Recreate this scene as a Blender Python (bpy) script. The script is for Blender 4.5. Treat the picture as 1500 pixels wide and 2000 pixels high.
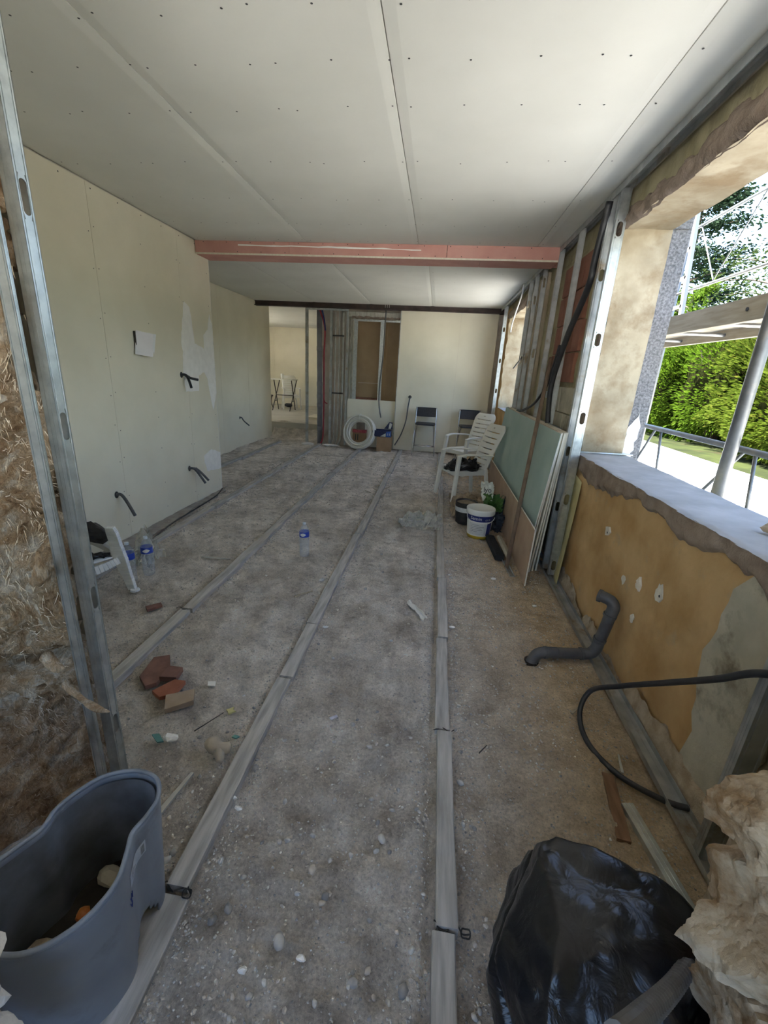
import bpy, bmesh, math, random
import numpy as np
from mathutils import Vector, Matrix, Euler

for _o in list(bpy.data.objects):
    bpy.data.objects.remove(_o, do_unlink=True)
scene = bpy.context.scene
C = scene.collection
random.seed(7)
rng = np.random.RandomState(11)
PI = math.pi

# ------------------------------------------------------------------ camera
cam_d = bpy.data.cameras.new('camera')
cam = bpy.data.objects.new('camera', cam_d)
C.objects.link(cam)
_R = ((0.9894620589, 0.0901024170, -0.1133419096),
      (0.1355889673, -0.3019617483, 0.9436284939),
      (0.0507982869, -0.9490525049, -0.3109965868))
_m = Matrix(((_R[0][0], -_R[0][1], -_R[0][2], 0.0),
             (_R[1][0], -_R[1][1], -_R[1][2], 0.0),
             (_R[2][0], -_R[2][1], -_R[2][2], 1.65),
             (0, 0, 0, 1)))
cam.matrix_world = _m
cam_d.sensor_fit = 'VERTICAL'
cam_d.sensor_height = 36.0
cam_d.lens = 840.25 * 36.0 / 2000.0
cam_d.shift_x = 13.3 / 2000.0
cam_d.clip_start = 0.02
cam_d.clip_end = 300
scene.camera = cam

# ------------------------------------------------------------------ sky, sun, exposure
SUN_DIR = Vector((-0.42, 0.22, 0.88)).normalized()      # towards the sun
world = bpy.data.worlds.new('world')
scene.world = world
world.use_nodes = True
_nt = world.node_tree
_bg = _nt.nodes['Background']
_sky = _nt.nodes.new('ShaderNodeTexSky')
_sky.sky_type = 'NISHITA'
_sky.sun_disc = False
_sky.sun_elevation = math.asin(SUN_DIR.z)
_sky.sun_rotation = math.atan2(SUN_DIR.x, SUN_DIR.y)
_sky.air_density = 1.0
_sky.dust_density = 1.0
_sky.ozone_density = 1.2
_nt.links.new(_sky.outputs[0], _bg.inputs[0])
_bg.inputs[1].default_value = 0.155
sun_d = bpy.data.lights.new('sun', 'SUN')
sun_d.energy = 8.0
sun_d.angle = math.radians(0.6)
sun_d.color = (1.0, 0.965, 0.90)
sun = bpy.data.objects.new('sun', sun_d)
C.objects.link(sun)
sun.rotation_euler = SUN_DIR.to_track_quat('Z', 'Y').to_euler()
vs = scene.view_settings
vs.view_transform = 'Standard'
vs.look = 'None'
vs.gamma = 1.0
vs.use_curve_mapping = False
vs.exposure = 2.8
scene.cycles.max_bounces = 8
scene.cycles.diffuse_bounces = 5
scene.cycles.transparent_max_bounces = 10
scene.cycles.sample_clamp_indirect = 6.0
scene.cycles.use_denoising = True
scene.cycles.use_adaptive_sampling = True
scene.cycles.adaptive_threshold = 0.05

# ------------------------------------------------------------------ noise (numpy value noise)
def _hash(ix, iy, iz, seed):
    h = (ix * 374761393 + iy * 668265263 + iz * 2147483647 + seed * 974711) & 0xFFFFFFFF
    h = ((h ^ (h >> 13)) * 1274126177) & 0xFFFFFFFF
    return ((h ^ (h >> 16)) & 0xFFFF) / 65535.0
def vnoise(x, y, z=0.0, seed=0):
    x = np.asarray(x, float); y = np.asarray(y, float); z = np.asarray(z, float) + 0 * x
    ix = np.floor(x).astype(np.int64); iy = np.floor(y).astype(np.int64); iz = np.floor(z).astype(np.int64)
    fx = x - ix; fy = y - iy; fz = z - iz
    fx = fx * fx * (3 - 2 * fx); fy = fy * fy * (3 - 2 * fy); fz = fz * fz * (3 - 2 * fz)
    def L(dx, dy, dz): return _hash(ix + dx, iy + dy, iz + dz, seed)
    a = L(0, 0, 0) * (1 - fx) + L(1, 0, 0) * fx
    b = L(0, 1, 0) * (1 - fx) + L(1, 1, 0) * fx
    c = L(0, 0, 1) * (1 - fx) + L(1, 0, 1) * fx
    d = L(0, 1, 1) * (1 - fx) + L(1, 1, 1) * fx
    return ((a * (1 - fy) + b * fy) * (1 - fz) + (c * (1 - fy) + d * fy) * fz) * 2 - 1
def fbm(x, y, z=0.0, o=4, seed=0, lac=2.1, g=0.5):
    s = 0; a = 1.0; f = 1.0
    for i in range(o):
        s = s + a * vnoise(np.asarray(x) * f, np.asarray(y) * f, np.asarray(z) * f, seed + i * 17)
        a *= g; f *= lac
    return s

_vn = vnoise; _fb = fbm
def _hs(ix, iy, iz, seed):
    h = (ix * 374761393 + iy * 668265263 + iz * 2147483647 + seed * 974711) & 0xFFFFFFFF
    h = ((h ^ (h >> 13)) * 1274126177) & 0xFFFFFFFF
    return ((h ^ (h >> 16)) & 0xFFFF) / 65535.0
def _vs(x, y, z, seed):
    ix = math.floor(x); iy = math.floor(y); iz = math.floor(z)
    fx = x - ix; fy = y - iy; fz = z - iz
    fx = fx * fx * (3 - 2 * fx); fy = fy * fy * (3 - 2 * fy); fz = fz * fz * (3 - 2 * fz)
    r = 0.0
    for dz, wz in ((0, 1 - fz), (1, fz)):
        if wz == 0: continue
        a = _hs(ix, iy, iz + dz, seed) * (1 - fx) + _hs(ix + 1, iy, iz + dz, seed) * fx
        b = _hs(ix, iy + 1, iz + dz, seed) * (1 - fx) + _hs(ix + 1, iy + 1, iz + dz, seed) * fx
        r += wz * (a * (1 - fy) + b * fy)
    return r * 2 - 1
def vnoise(x, y, z=0.0, seed=0):
    if isinstance(x, np.ndarray): return _vn(x, y, z, seed)
    return _vs(float(x), float(y), float(z), seed)
def fbm(x, y, z=0.0, o=4, seed=0, lac=2.1, g=0.5):
    if isinstance(x, np.ndarray): return _fb(x, y, z, o, seed, lac, g)
    s = 0.0; a = 1.0; f = 1.0
    for i in range(o):
        s += a * _vs(x * f, y * f, z * f, seed + i * 17); a *= g; f *= lac
    return s

# ------------------------------------------------------------------ materials
MATS = {}
def nn(nt, t, **kw):
    n = nt.nodes.new(t)
    for k, v in kw.items():
        setattr(n, k, v)
    return n
def newmat(name):
    m = bpy.data.materials.new(name)
    m.use_nodes = True
    return m, m.node_tree, m.node_tree.nodes['Principled BSDF']
def coords(nt, kind, scale=(1, 1, 1)):
    if kind == 'pos':
        g = nn(nt, 'ShaderNodeNewGeometry'); out = g.outputs['Position']
    else:
        g = nn(nt, 'ShaderNodeTexCoord'); out = g.outputs['Object']
    mp = nn(nt, 'ShaderNodeMapping')
    mp.inputs['Scale'].default_value = scale
    nt.links.new(out, mp.inputs['Vector'])
    return mp.outputs['Vector']
def noise(nt, vec, scale, detail=4, rough=0.55, dist=0.0):
    n = nn(nt, 'ShaderNodeTexNoise')
    n.inputs['Scale'].default_value = scale
    n.inputs['Detail'].default_value = detail
    n.inputs['Roughness'].default_value = rough
    n.inputs['Distortion'].default_value = dist
    nt.links.new(vec, n.inputs['Vector'])
    return n.outputs['Fac']
def ramp(nt, fac, stops):
    r = nn(nt, 'ShaderNodeValToRGB')
    e = r.color_ramp.elements
    while len(e) > 1: e.remove(e[-1])
    e[0].position = stops[0][0]; e[0].color = tuple(stops[0][1]) + (1,) if len(stops[0][1]) == 3 else stops[0][1]
    for p, c in stops[1:]:
        x = e.new(p); x.color = tuple(c) + (1,)
    nt.links.new(fac, r.inputs['Fac'])
    return r.outputs['Color']
def mixc(nt, fac, a, b, mode='MIX'):
    m = nn(nt, 'ShaderNodeMix', data_type='RGBA', blend_type=mode)
    for s, v in ((0, fac), (6, a), (7, b)):
        if hasattr(v, 'links') or isinstance(v, bpy.types.NodeSocket): nt.links.new(v, m.inputs[s])
        elif s == 0: m.inputs[0].default_value = v
        else: m.inputs[s].default_value = tuple(v) + (1,)
    return m.outputs[2]
def bump(nt, p, height, strength=0.3, dist=0.01):
    b = nn(nt, 'ShaderNodeBump')
    b.inputs['Strength'].default_value = strength
    b.inputs['Distance'].default_value = dist
    nt.links.new(height, b.inputs['Height'])
    nt.links.new(b.outputs[0], p.inputs['Normal'])
def mat(name, c1, c2=None, scale=8.0, rough=0.6, metal=0.0, bumps=0.0, bscale=60.0, kind='pos', stretch=(1, 1, 1),
        c3=None, scale3=2.0, lo=0.35, hi=0.65, spec=0.5, bdist=0.004, detail=5, thr3=(0.55, 0.7)):
    if name in MATS: return MATS[name]
    m, nt, p = newmat(name)
    p.inputs['Roughness'].default_value = rough
    p.inputs['Metallic'].default_value = metal
    p.inputs['Specular IOR Level'].default_value = spec
    p.inputs['Base Color'].default_value = tuple(c1) + (1,)
    if c2 is not None or bumps:
        v = coords(nt, kind, stretch)
    if c2 is not None:
        f = noise(nt, v, scale, detail)
        col = ramp(nt, f, [(lo, c1), (hi, c2)])
        if c3 is not None:
            f3 = noise(nt, v, scale3, 6, 0.65)
            k = ramp(nt, f3, [(thr3[0], (0, 0, 0)), (thr3[1], (1, 1, 1))])
            col = mixc(nt, k, col, c3)
        nt.links.new(col, p.inputs['Base Color'])
    if bumps:
        h = noise(nt, v, bscale, 6, 0.6)
        bump(nt, p, h, bumps, bdist)
    MATS[name] = m
    return m

# ------------------------------------------------------------------ mesh helpers
ORG = {}
class MB:
    def __init__(s):
        s.v = []; s.f = []
    def add(s, vs, fs):
        o = len(s.v)
        s.v.extend([tuple(map(float, p)) for p in vs])
        s.f.extend([tuple(i + o for i in f) for f in fs])
        return s
    def box(s, x0, x1, y0, y1, z0, z1):
        vs = [(x, y, z) for z in (z0, z1) for y in (y0, y1) for x in (x0, x1)]
        return s.add(vs, [(0, 2, 3, 1), (4, 5, 7, 6), (0, 1, 5, 4), (2, 6, 7, 3), (0, 4, 6, 2), (1, 3, 7, 5)])
    def obox(s, c, size, rot=(0, 0, 0), taper=1.0):
        R = Euler(rot).to_matrix(); c = Vector(c)
        a, b, d = size[0] / 2, size[1] / 2, size[2] / 2
        vs = []
        for z in (-1, 1):
            t = taper if z > 0 else 1.0
            for y in (-1, 1):
                for x in (-1, 1):
                    vs.append(c + R @ Vector((x * a * t, y * b * t, z * d)))
        return s.add(vs, [(0, 2, 3, 1), (4, 5, 7, 6), (0, 1, 5, 4), (2, 6, 7, 3), (0, 4, 6, 2), (1, 3, 7, 5)])
    def bar(s, p, q, w, t, up=(0, 0, 1), w2=None, t2=None):
        p = Vector(p); q = Vector(q); d = (q - p).normalized(); up = Vector(up)
        if abs(d.dot(up)) > 0.98: up = Vector((0, 1, 0))
        sx = d.cross(up).normalized(); sy = sx.cross(d).normalized()
        vs = []
        for c, ww, tt in ((p, w, t), (q, w2 or w, t2 or t)):
            for a, b in ((-1, -1), (1, -1), (1, 1), (-1, 1)):
                vs.append(c + sx * a * ww / 2 + sy * b * tt / 2)
        return s.add(vs, [(3, 2, 1, 0), (4, 5, 6, 7)] + [(i, (i + 1) % 4, 4 + (i + 1) % 4, 4 + i) for i in range(4)])
    def tube(s, path, r, n=8, cap=True):
        P = [Vector(p) for p in path]
        k = len(P)
        rs = r if isinstance(r, (list, tuple)) else [r] * k
        prev = None; rings = []
        for i in range(k):
            d = (P[min(i + 1, k - 1)] - P[max(i - 1, 0)])
            d = d.normalized() if d.length > 1e-9 else Vector((0, 0, 1))
            if prev is None:
                a = Vector((0, 0, 1)) if abs(d.z) < 0.9 else Vector((1, 0, 0))
                u = d.cross(a).normalized()
            else:
                u = (prev - d * prev.dot(d)).normalized()
            prev = u; w = d.cross(u)
            rings.append([P[i] + (u * math.cos(2 * PI * j / n) + w * math.sin(2 * PI * j / n)) * rs[i] for j in range(n)])
        vs = [p for g in rings for p in g]
        fs = [(i * n + j, i * n + (j + 1) % n, (i + 1) * n + (j + 1) % n, (i + 1) * n + j) for i in range(k - 1) for j in range(n)]
        if cap:
            fs += [tuple(range(n))[::-1], tuple((k - 1) * n + j for j in range(n))]
        return s.add(vs, fs)
    def lathe(s, prof, n=24, c=(0, 0, 0), capb=True, capt=True):
        vs = [(c[0] + r * math.cos(2 * PI * j / n), c[1] + r * math.sin(2 * PI * j / n), c[2] + z) for r, z in prof for j in range(n)]
        k = len(prof)
        fs = [(i * n + j, i * n + (j + 1) % n, (i + 1) * n + (j + 1) % n, (i + 1) * n + j) for i in range(k - 1) for j in range(n)]
        if capb: fs.append(tuple(range(n))[::-1])
        if capt: fs.append(tuple((k - 1) * n + j for j in range(n)))
        return s.add(vs, fs)
    def prism(s, poly, off):
        n = len(poly); off = Vector(off)
        vs = [Vector(p) for p in poly] + [Vector(p) + off for p in poly]
        return s.add(vs, [tuple(range(n))[::-1], tuple(range(n, 2 * n))] + [(i, (i + 1) % n, n + (i + 1) % n, n + i) for i in range(n)])
    def grid(s, fn, nu, nv, skip=None, wrap=False):
        vs = [fn(i / nu, j / nv) for j in range(nv + 1) for i in range(nu + 1)]
        fs = []
        for j in range(nv):
            for i in range(nu):
                if skip and skip((i + 0.5) / nu, (j + 0.5) / nv): continue
                a = j * (nu + 1) + i
                fs.append((a, a + 1, a + nu + 2, a + nu + 1))
        return s.add(vs, fs)
    def mesh(s, name, origin=(0, 0, 0), smooth=False):
        me = bpy.data.meshes.new(name)
        ox, oy, oz = origin
        me.from_pydata([(x - ox, y - oy, z - oz) for x, y, z in s.v], [], s.f)
        if smooth:
            me.polygons.foreach_set('use_smooth', [True] * len(me.polygons))
        me.validate()
        return me
    def build(s, name, m, parent=None, origin=None, smooth=False, solid=0.0, bevel=0.0, sub=0, fixn=True):
        if parent is not None and origin is None:
            origin = ORG[parent]
        if origin is None:
            a = np.array(s.v)
            origin = ((a[:, 0].min() + a[:, 0].max()) / 2, (a[:, 1].min() + a[:, 1].max()) / 2, a[:, 2].min())
        me = s.mesh(name, origin, smooth)
        if fixn:
            bm = bmesh.new(); bm.from_mesh(me)
            bmesh.ops.recalc_face_normals(bm, faces=bm.faces)
            bm.to_mesh(me); bm.free()
        if m is not None: me.materials.append(m)
        o = bpy.data.objects.new(name, me)
        C.objects.link(o)
        if parent is not None:
            o.parent = parent
        else:
            o.location = origin
        ORG[o] = origin
        if solid:
            md = o.modifiers.new('solid', 'SOLIDIFY'); md.thickness = solid; md.offset = 0
        if sub:
            md = o.modifiers.new('sub', 'SUBSURF'); md.levels = sub; md.render_levels = sub
        if bevel:
            md = o.modifiers.new('bevel', 'BEVEL'); md.width = bevel; md.segments = 2; md.limit_method = 'ANGLE'
        return o
def tag(o, label=None, cat=None, group=None, kind=None):
    if label: o['label'] = label
    if cat: o['category'] = cat
    if group: o['group'] = group
    if kind: o['kind'] = kind
    return o
def thing(name, label, cat, loc=(0, 0, 0), rot=(0, 0, 0), group=None, local=False, scale=1.0, kind=None):
    o = bpy.data.objects.new(name, None)
    o.empty_display_size = 0.1
    C.objects.link(o)
    o.location = loc; o.rotation_euler = rot; o.scale = (scale,) * 3
    ORG[o] = (0, 0, 0) if local else tuple(loc)
    return tag(o, label, cat, group, kind)
def dup(root, loc, rot=(0, 0, 0), label=None, group=None, scale=None):
    r = root.copy(); C.objects.link(r); r.location = loc; r.rotation_euler = rot
    if scale: r.scale = (scale,) * 3
    if label: r['label'] = label
    if group: r['group'] = group
    for ch in list(root.children):
        c = ch.copy(); C.objects.link(c); c.parent = r
        for g in ch.children:
            d = g.copy(); C.objects.link(d); d.parent = c
    return r
def jit(poly, step, amp, seed=0):
    """subdivide a closed 2-D outline and make it ragged"""
    rr = random.Random(seed); out = []
    n = len(poly)
    for i in range(n):
        a = poly[i]; b = poly[(i + 1) % n]
        L = math.hypot(b[0] - a[0], b[1] - a[1]); k = max(1, int(L / step))
        nx, ny = -(b[1] - a[1]) / (L + 1e-9), (b[0] - a[0]) / (L + 1e-9)
        for j in range(k):
            t = j / k; e = rr.uniform(-amp, amp)
            out.append((a[0] + (b[0] - a[0]) * t + nx * e, a[1] + (b[1] - a[1]) * t + ny * e))
    return out
def smooth_path(P, k=6):
    P = [Vector(p) for p in P]; out = []
    for i in range(len(P) - 1):
        p0 = P[max(i - 1, 0)]; p1 = P[i]; p2 = P[i + 1]; p3 = P[min(i + 2, len(P) - 1)]
        for j in range(k):
            t = j / k
            out.append(0.5 * ((2 * p1) + (p2 - p0) * t + (2 * p0 - 5 * p1 + 4 * p2 - p3) * t * t + (3 * p1 - p0 - 3 * p2 + p3) * t ** 3))
    out.append(P[-1])
    return out
def text_mb(body, size, fn):
    """flat lettering as mesh, each point mapped by fn(x, y)"""
    cu = bpy.data.curves.new('lettering', 'FONT'); cu.body = body; cu.size = size; cu.resolution_u = 3
    ob = bpy.data.objects.new('lettering', cu); C.objects.link(ob)
    dg = bpy.context.evaluated_depsgraph_get()
    me = ob.evaluated_get(dg).to_mesh()
    mb = MB(); mb.add([fn(v.co.x, v.co.y) for v in me.vertices], [tuple(p.vertices) for p in me.polygons])
    ob.evaluated_get(dg).to_mesh_clear()
    bpy.data.objects.remove(ob, do_unlink=True); bpy.data.curves.remove(cu)
    return mb
# ------------------------------------------------------------------ shared materials
PB = mat('plasterboard', (0.75, 0.70, 0.56), (0.82, 0.77, 0.63), scale=1.6, rough=0.85, bumps=0.05, bscale=180, bdist=0.001, spec=0.2)
PBC = mat('plasterboard_ceiling', (0.68, 0.675, 0.62), (0.74, 0.735, 0.68), scale=1.3, rough=0.85, bumps=0.05, bscale=160, bdist=0.001, spec=0.2)
PINK = mat('pink_board', (0.58, 0.30, 0.255), (0.66, 0.37, 0.315), scale=4, rough=0.85, bumps=0.05, bscale=120, bdist=0.001, spec=0.2)
GREENB = mat('green_board', (0.40, 0.52, 0.475), (0.46, 0.57, 0.52), scale=3, rough=0.8, spec=0.2)
BROWNB = mat('brown_board', (0.46, 0.33, 0.235), (0.54, 0.40, 0.29), scale=6, rough=0.85, spec=0.2, bumps=0.04, bscale=200)
GYPS = mat('gypsum_edge', (0.72, 0.66, 0.54), (0.82, 0.77, 0.66), scale=30, rough=0.9, spec=0.1)
COMP = mat('joint_compound', (0.86, 0.84, 0.80), (0.93, 0.91, 0.87), scale=14, rough=0.6, bumps=0.12, bscale=30)
GALV = mat('galvanised_steel', (0.50, 0.54, 0.56), (0.66, 0.70, 0.71), scale=25, rough=0.36, metal=0.95, bumps=0.03, bscale=300, bdist=0.0006)
GALVD = mat('dull_galvanised_steel', (0.40, 0.42, 0.42), (0.56, 0.58, 0.57), scale=9, rough=0.5, metal=0.85, bumps=0.05, bscale=200, bdist=0.0008, c3=(0.34, 0.27, 0.18), scale3=5)
STEEL = mat('painted_steel_beam', (0.045, 0.030, 0.026), (0.085, 0.055, 0.048), scale=6, rough=0.6, bumps=0.1, bscale=50)
SCREW = mat('screw_metal', (0.05, 0.05, 0.05), rough=0.6, metal=0.3)
OCHRE = mat('ochre_plaster', (0.47, 0.285, 0.115), (0.66, 0.445, 0.22), scale=2.6, rough=0.9, bumps=0.5, bscale=26, bdist=0.006, c3=(0.46, 0.36, 0.22), scale3=5, thr3=(0.6, 0.75), spec=0.15)
YPLAST = mat('old_yellow_plaster', (0.35, 0.305, 0.18), (0.47, 0.42, 0.27), scale=5, rough=0.9, bumps=0.6, bscale=30, bdist=0.008, c3=(0.22, 0.19, 0.13), scale3=3, spec=0.15)
MORTAR = mat('brown_mortar', (0.26, 0.20, 0.155), (0.38, 0.30, 0.24), scale=9, rough=0.95, bumps=0.9, bscale=34, bdist=0.012, spec=0.1)
CREAM = mat('cream_render', (0.33, 0.27, 0.18), (0.46, 0.40, 0.29), scale=4.2, rough=0.9, bumps=0.5, bscale=22, bdist=0.006, c3=(0.27, 0.20, 0.12), scale3=4, thr3=(0.48, 0.68), spec=0.15)
SILLM = mat('sill_cement', (0.36, 0.35, 0.33), (0.45, 0.44, 0.425), scale=6, rough=0.85, bumps=0.3, bscale=30, spec=0.2)
GREYP = mat('grey_render', (0.44, 0.405, 0.31), (0.58, 0.53, 0.41), scale=6, rough=0.95, bumps=0.6, bscale=30, bdist=0.006, c3=(0.20, 0.17, 0.12), scale3=4, spec=0.15)
ROUGHC = mat('grey_roughcast', (0.13, 0.13, 0.135), (0.30, 0.30, 0.31), scale=60, rough=0.95, bumps=1.0, bscale=110, bdist=0.008, detail=3)
TANBASE = mat('crumbling_base', (0.40, 0.31, 0.21), (0.56, 0.47, 0.35), scale=14, rough=0.95, bumps=1.0, bscale=30, bdist=0.015, spec=0.1)
REDBRICK = mat('red_hollow_brick', (0.25, 0.105, 0.068), (0.33, 0.15, 0.10), scale=8, rough=0.9, bumps=0.4, bscale=60)
BATTEN = mat('weathered_batten', (0.34, 0.325, 0.30), (0.54, 0.52, 0.49), scale=7, rough=0.9, stretch=(6, 0.6, 6), bumps=0.5, bscale=20, bdist=0.003, c3=(0.46, 0.42, 0.37), scale3=1.4, spec=0.15)
STONE = mat('limestone', (0.44, 0.36, 0.26), (0.62, 0.53, 0.41), scale=9, rough=0.92, bumps=0.6, bscale=45, bdist=0.008, c3=(0.25, 0.16, 0.085), scale3=5, thr3=(0.46, 0.62), spec=0.15)
WOODB = mat('beige_timber', (0.36, 0.29, 0.20), (0.48, 0.41, 0.30), scale=5, rough=0.85, stretch=(8, 8, 0.7), bumps=0.2, bscale=20)
BLACKP = mat('black_conduit', (0.018, 0.019, 0.022), (0.03, 0.031, 0.035), scale=20, rough=0.45)
GREYC = mat('grey_conduit', (0.09, 0.09, 0.095), (0.13, 0.13, 0.135), scale=20, rough=0.5)
PVC = mat('grey_pvc', (0.085, 0.085, 0.088), (0.13, 0.13, 0.132), scale=10, rough=0.5, c3=(0.22, 0.2, 0.18), scale3=8, thr3=(0.62, 0.8))
WHITEPL = mat('white_plastic', (0.80, 0.79, 0.73), (0.86, 0.85, 0.80), scale=5, rough=0.45, spec=0.4)
GENWALL = mat('plain_render', (0.55, 0.52, 0.45), (0.62, 0.59, 0.52), scale=2, rough=0.9)

def dirt_material():
    m, nt, p = newmat('dirt_floor')
    v = coords(nt, 'pos')
    big = noise(nt, v, 1.1, 5, 0.6)
    mid = noise(nt, v, 7, 9, 0.74)
    fine = noise(nt, v, 90, 6, 0.75)
    col = ramp(nt, mid, [(0.30, (0.36, 0.315, 0.27)), (0.50, (0.66, 0.605, 0.54)), (0.70, (0.86, 0.81, 0.75))])
    bf = ramp(nt, noise(nt, v, 1.7, 8, 0.7), [(0.36, (0.72, 0.69, 0.65)), (0.60, (1.18, 1.17, 1.17))])
    col = mixc(nt, 1.0, col, bf, 'MULTIPLY')
    fcol = ramp(nt, fine, [(0.32, (0.62, 0.60, 0.58)), (0.48, (1.12, 1.12, 1.12)), (0.66, (1.5, 1.5, 1.5))])
    col = mixc(nt, 0.8, col, fcol, 'MULTIPLY')
    dust = ramp(nt, noise(nt, v, 4.5, 10, 0.80), [(0.53, (0, 0, 0)), (0.66, (1, 1, 1))])
    dm = nn(nt, 'ShaderNodeMath', operation='MULTIPLY'); nt.links.new(dust, dm.inputs[0]); nt.links.new(fine, dm.inputs[1])
    col = mixc(nt, dm.outputs[0], col, (0.80, 0.78, 0.75))
    sx = nn(nt, 'ShaderNodeSeparateXYZ'); nt.links.new(v, sx.inputs[0])
    ad = nn(nt, 'ShaderNodeMath', operation='MULTIPLY_ADD'); ad.inputs[1].default_value = 0.9; nt.links.new(big, ad.inputs[0]); nt.links.new(sx.outputs[0], ad.inputs[2])
    mr = nn(nt, 'ShaderNodeMapRange'); mr.inputs[1].default_value = 0.55; mr.inputs[2].default_value = 1.25
    nt.links.new(ad.outputs[0], mr.inputs[0])
    sand = ramp(nt, mid, [(0.3, (0.42, 0.305, 0.185)), (0.7, (0.78, 0.63, 0.44))])
    sand = mixc(nt, 0.6, sand, fcol, 'MULTIPLY')
    col = mixc(nt, mr.outputs[0], col, sand)
    spk = ramp(nt, noise(nt, v, 170, 3, 0.8), [(0.61, (0, 0, 0)), (0.68, (1, 1, 1))])
    spk2 = nn(nt, 'ShaderNodeMath', operation='MULTIPLY'); spk2.inputs[1].default_value = 0.55
    nt.links.new(spk, spk2.inputs[0])
    col = mixc(nt, spk2.outputs[0], col, (0.62, 0.60, 0.57))
    nt.links.new(col, p.inputs['Base Color'])
    p.inputs['Roughness'].default_value = 0.95
    p.inputs['Specular IOR Level'].default_value = 0.15
    hh = nn(nt, 'ShaderNodeMath', operation='MULTIPLY_ADD'); hh.inputs[1].default_value = 0.55
    nt.links.new(fine, hh.inputs[0]); nt.links.new(mid, hh.inputs[2])
    bump(nt, p, hh.outputs[0], 1.0, 0.030)
    return m
DIRT = dirt_material()

# ------------------------------------------------------------------ floor
def floor_h(X, Y):
    h = 0.016 * fbm(X * 1.3, Y * 1.3, 0, 3, 3) + 0.013 * fbm(X * 7, Y * 7, 0, 4, 9)
    r = np.abs(fbm(X * 16, Y * 16, 0, 3, 21)); h = h + 0.010 * (r - 0.4)
    h = h + 0.016 * np.clip(fbm(X * 24, Y * 24, 0, 2, 31) - 0.35, 0, 1)
    for cx, w in ((0.173, 0.07), (-0.69, 0.07), (-1.58, 0.07), (-2.52, 0.07), (-3.47, 0.07)):
        d = np.abs(X - cx); h = np.where(d < w, np.minimum(h, 0.002), h * np.clip((d - 0.03) / 0.15, 0.25, 1))
    for cx in (0.173, -0.69, -1.58, -2.52, -3.47): h = h - 0.020 * np.exp(-((X - (cx - 0.052)) / 0.014) ** 2)
    k = np.exp(-(((X - 0.73) / 0.07) ** 2 + ((Y - 2.40) / 0.09) ** 2)); h = h - 0.06 * k
    return np.clip(h, -0.1, 0.03) - 0.006
def floor_mesh():
    xs = np.arange(-4.2, 1.25, 0.016)
    ys = [-1.9, -1.2, -0.5, 0.2]; y = 0.4
    while y < 10.4:
        ys.append(y); y += 0.011 + 0.0052 * max(0, y - 0.8)
    ys.append(10.45); ys = np.array(ys)
    X, Y = np.meshgrid(xs, ys)
    Z = floor_h(X, Y)
    nx, ny = len(xs), len(ys)
    V = np.stack([X, Y, Z], -1).reshape(-1, 3)
    i = np.arange(nx - 1); j = np.arange(ny - 1)
    A = (j[:, None] * nx + i[None, :]).reshape(-1)
    F = np.stack([A, A + 1, A + nx + 1, A + nx], -1)
    me = bpy.data.meshes.new('floor')
    me.from_pydata(V.tolist(), [], F.tolist())
    me.polygons.foreach_set('use_smooth', [True] * len(me.polygons))
    me.materials.append(DIRT)
    o = bpy.data.objects.new('floor', me); C.objects.link(o)
    o['kind'] = 'structure'; ORG[o] = (0, 0, 0)
    return o
FLOOR = floor_mesh()
tag(FLOOR, 'bare rubble-strewn dirt floor of the stripped room', 'floor')
def fh(x, y):
    return float(floor_h(np.array([float(x)]), np.array([float(y)]))[0])

def struct(name, mb, m, label, cat, origin=(0, 0, 0), **kw):
    o = mb.build(name, m, None, origin, **kw)
    return tag(o, label, cat, kind='structure')

# ------------------------------------------------------------------ ceiling
HC = 2.92
ceil = struct('ceiling', MB().box(-7.2, 1.66, 0.35, 15.7, HC + 0.0135, 3.3), GENWALL,
              'plasterboard ceiling above the whole room', 'ceiling')
def cboard(x0, x1, y0, y1, parent, m=PBC):
    g = 0.0028; t = 0.0050
    pr = [(x0 + g, t), (x0 + 0.055, 0), (x1 - 0.055, 0), (x1 - g, t)] if x1 - x0 > 0.15 else [(x0 + g, 0), (x1 - g, 0)]
    n = len(pr)
    vs = [(x, y, HC + d) for y in (y0 + g, y1 - g) for x, d in pr] + [(x, y, HC + 0.0125) for y in (y0 + g, y1 - g) for x, d in pr]
    fs = []
    for i in range(n - 1):
        fs += [(i, i + 1, n + i + 1, n + i), (2 * n + i, 3 * n + i, 3 * n + i + 1, 2 * n + i + 1),
               (i, 2 * n + i, 2 * n + i + 1, i + 1), (n + i, n + i + 1, 3 * n + i + 1, 3 * n + i)]
    fs += [(0, n, 3 * n, 2 * n), (n - 1, 3 * n - 1, 4 * n - 1, 2 * n - 1)]
    return MB().add(vs, fs).build('plasterboard', m, parent)
SEAMX = [-2.80, -1.531, -0.331, 0.869, 1.10]
for a, b in zip(SEAMX[:-1], SEAMX[1:]):
    for y0, y1 in ((0.4, 1.94), (1.94, 5.12)):
        cboard(a, b, y0, y1, ceil)
for a, b in zip([-3.95, -2.66, -1.48, -0.245, 1.10], [-2.66, -1.48, -0.245, 1.10, 1.2]):
    cboard(a, b, 5.40, 9.42, ceil)
cboard(-7.0, -2.0, 9.56, 15.5, ceil)
sc = MB()
def dot(c, nrm, r=0.0055):
    nrm = Vector(nrm); a = Vector((0, 0, 1)) if abs(nrm.z) < 0.9 else Vector((1, 0, 0))
    u = nrm.cross(a).normalized(); w = nrm.cross(u); c = Vector(c) + nrm * 0.0012
    return [c + (u * math.cos(k * PI / 3) + w * math.sin(k * PI / 3)) * r for k in range(6)]
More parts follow.
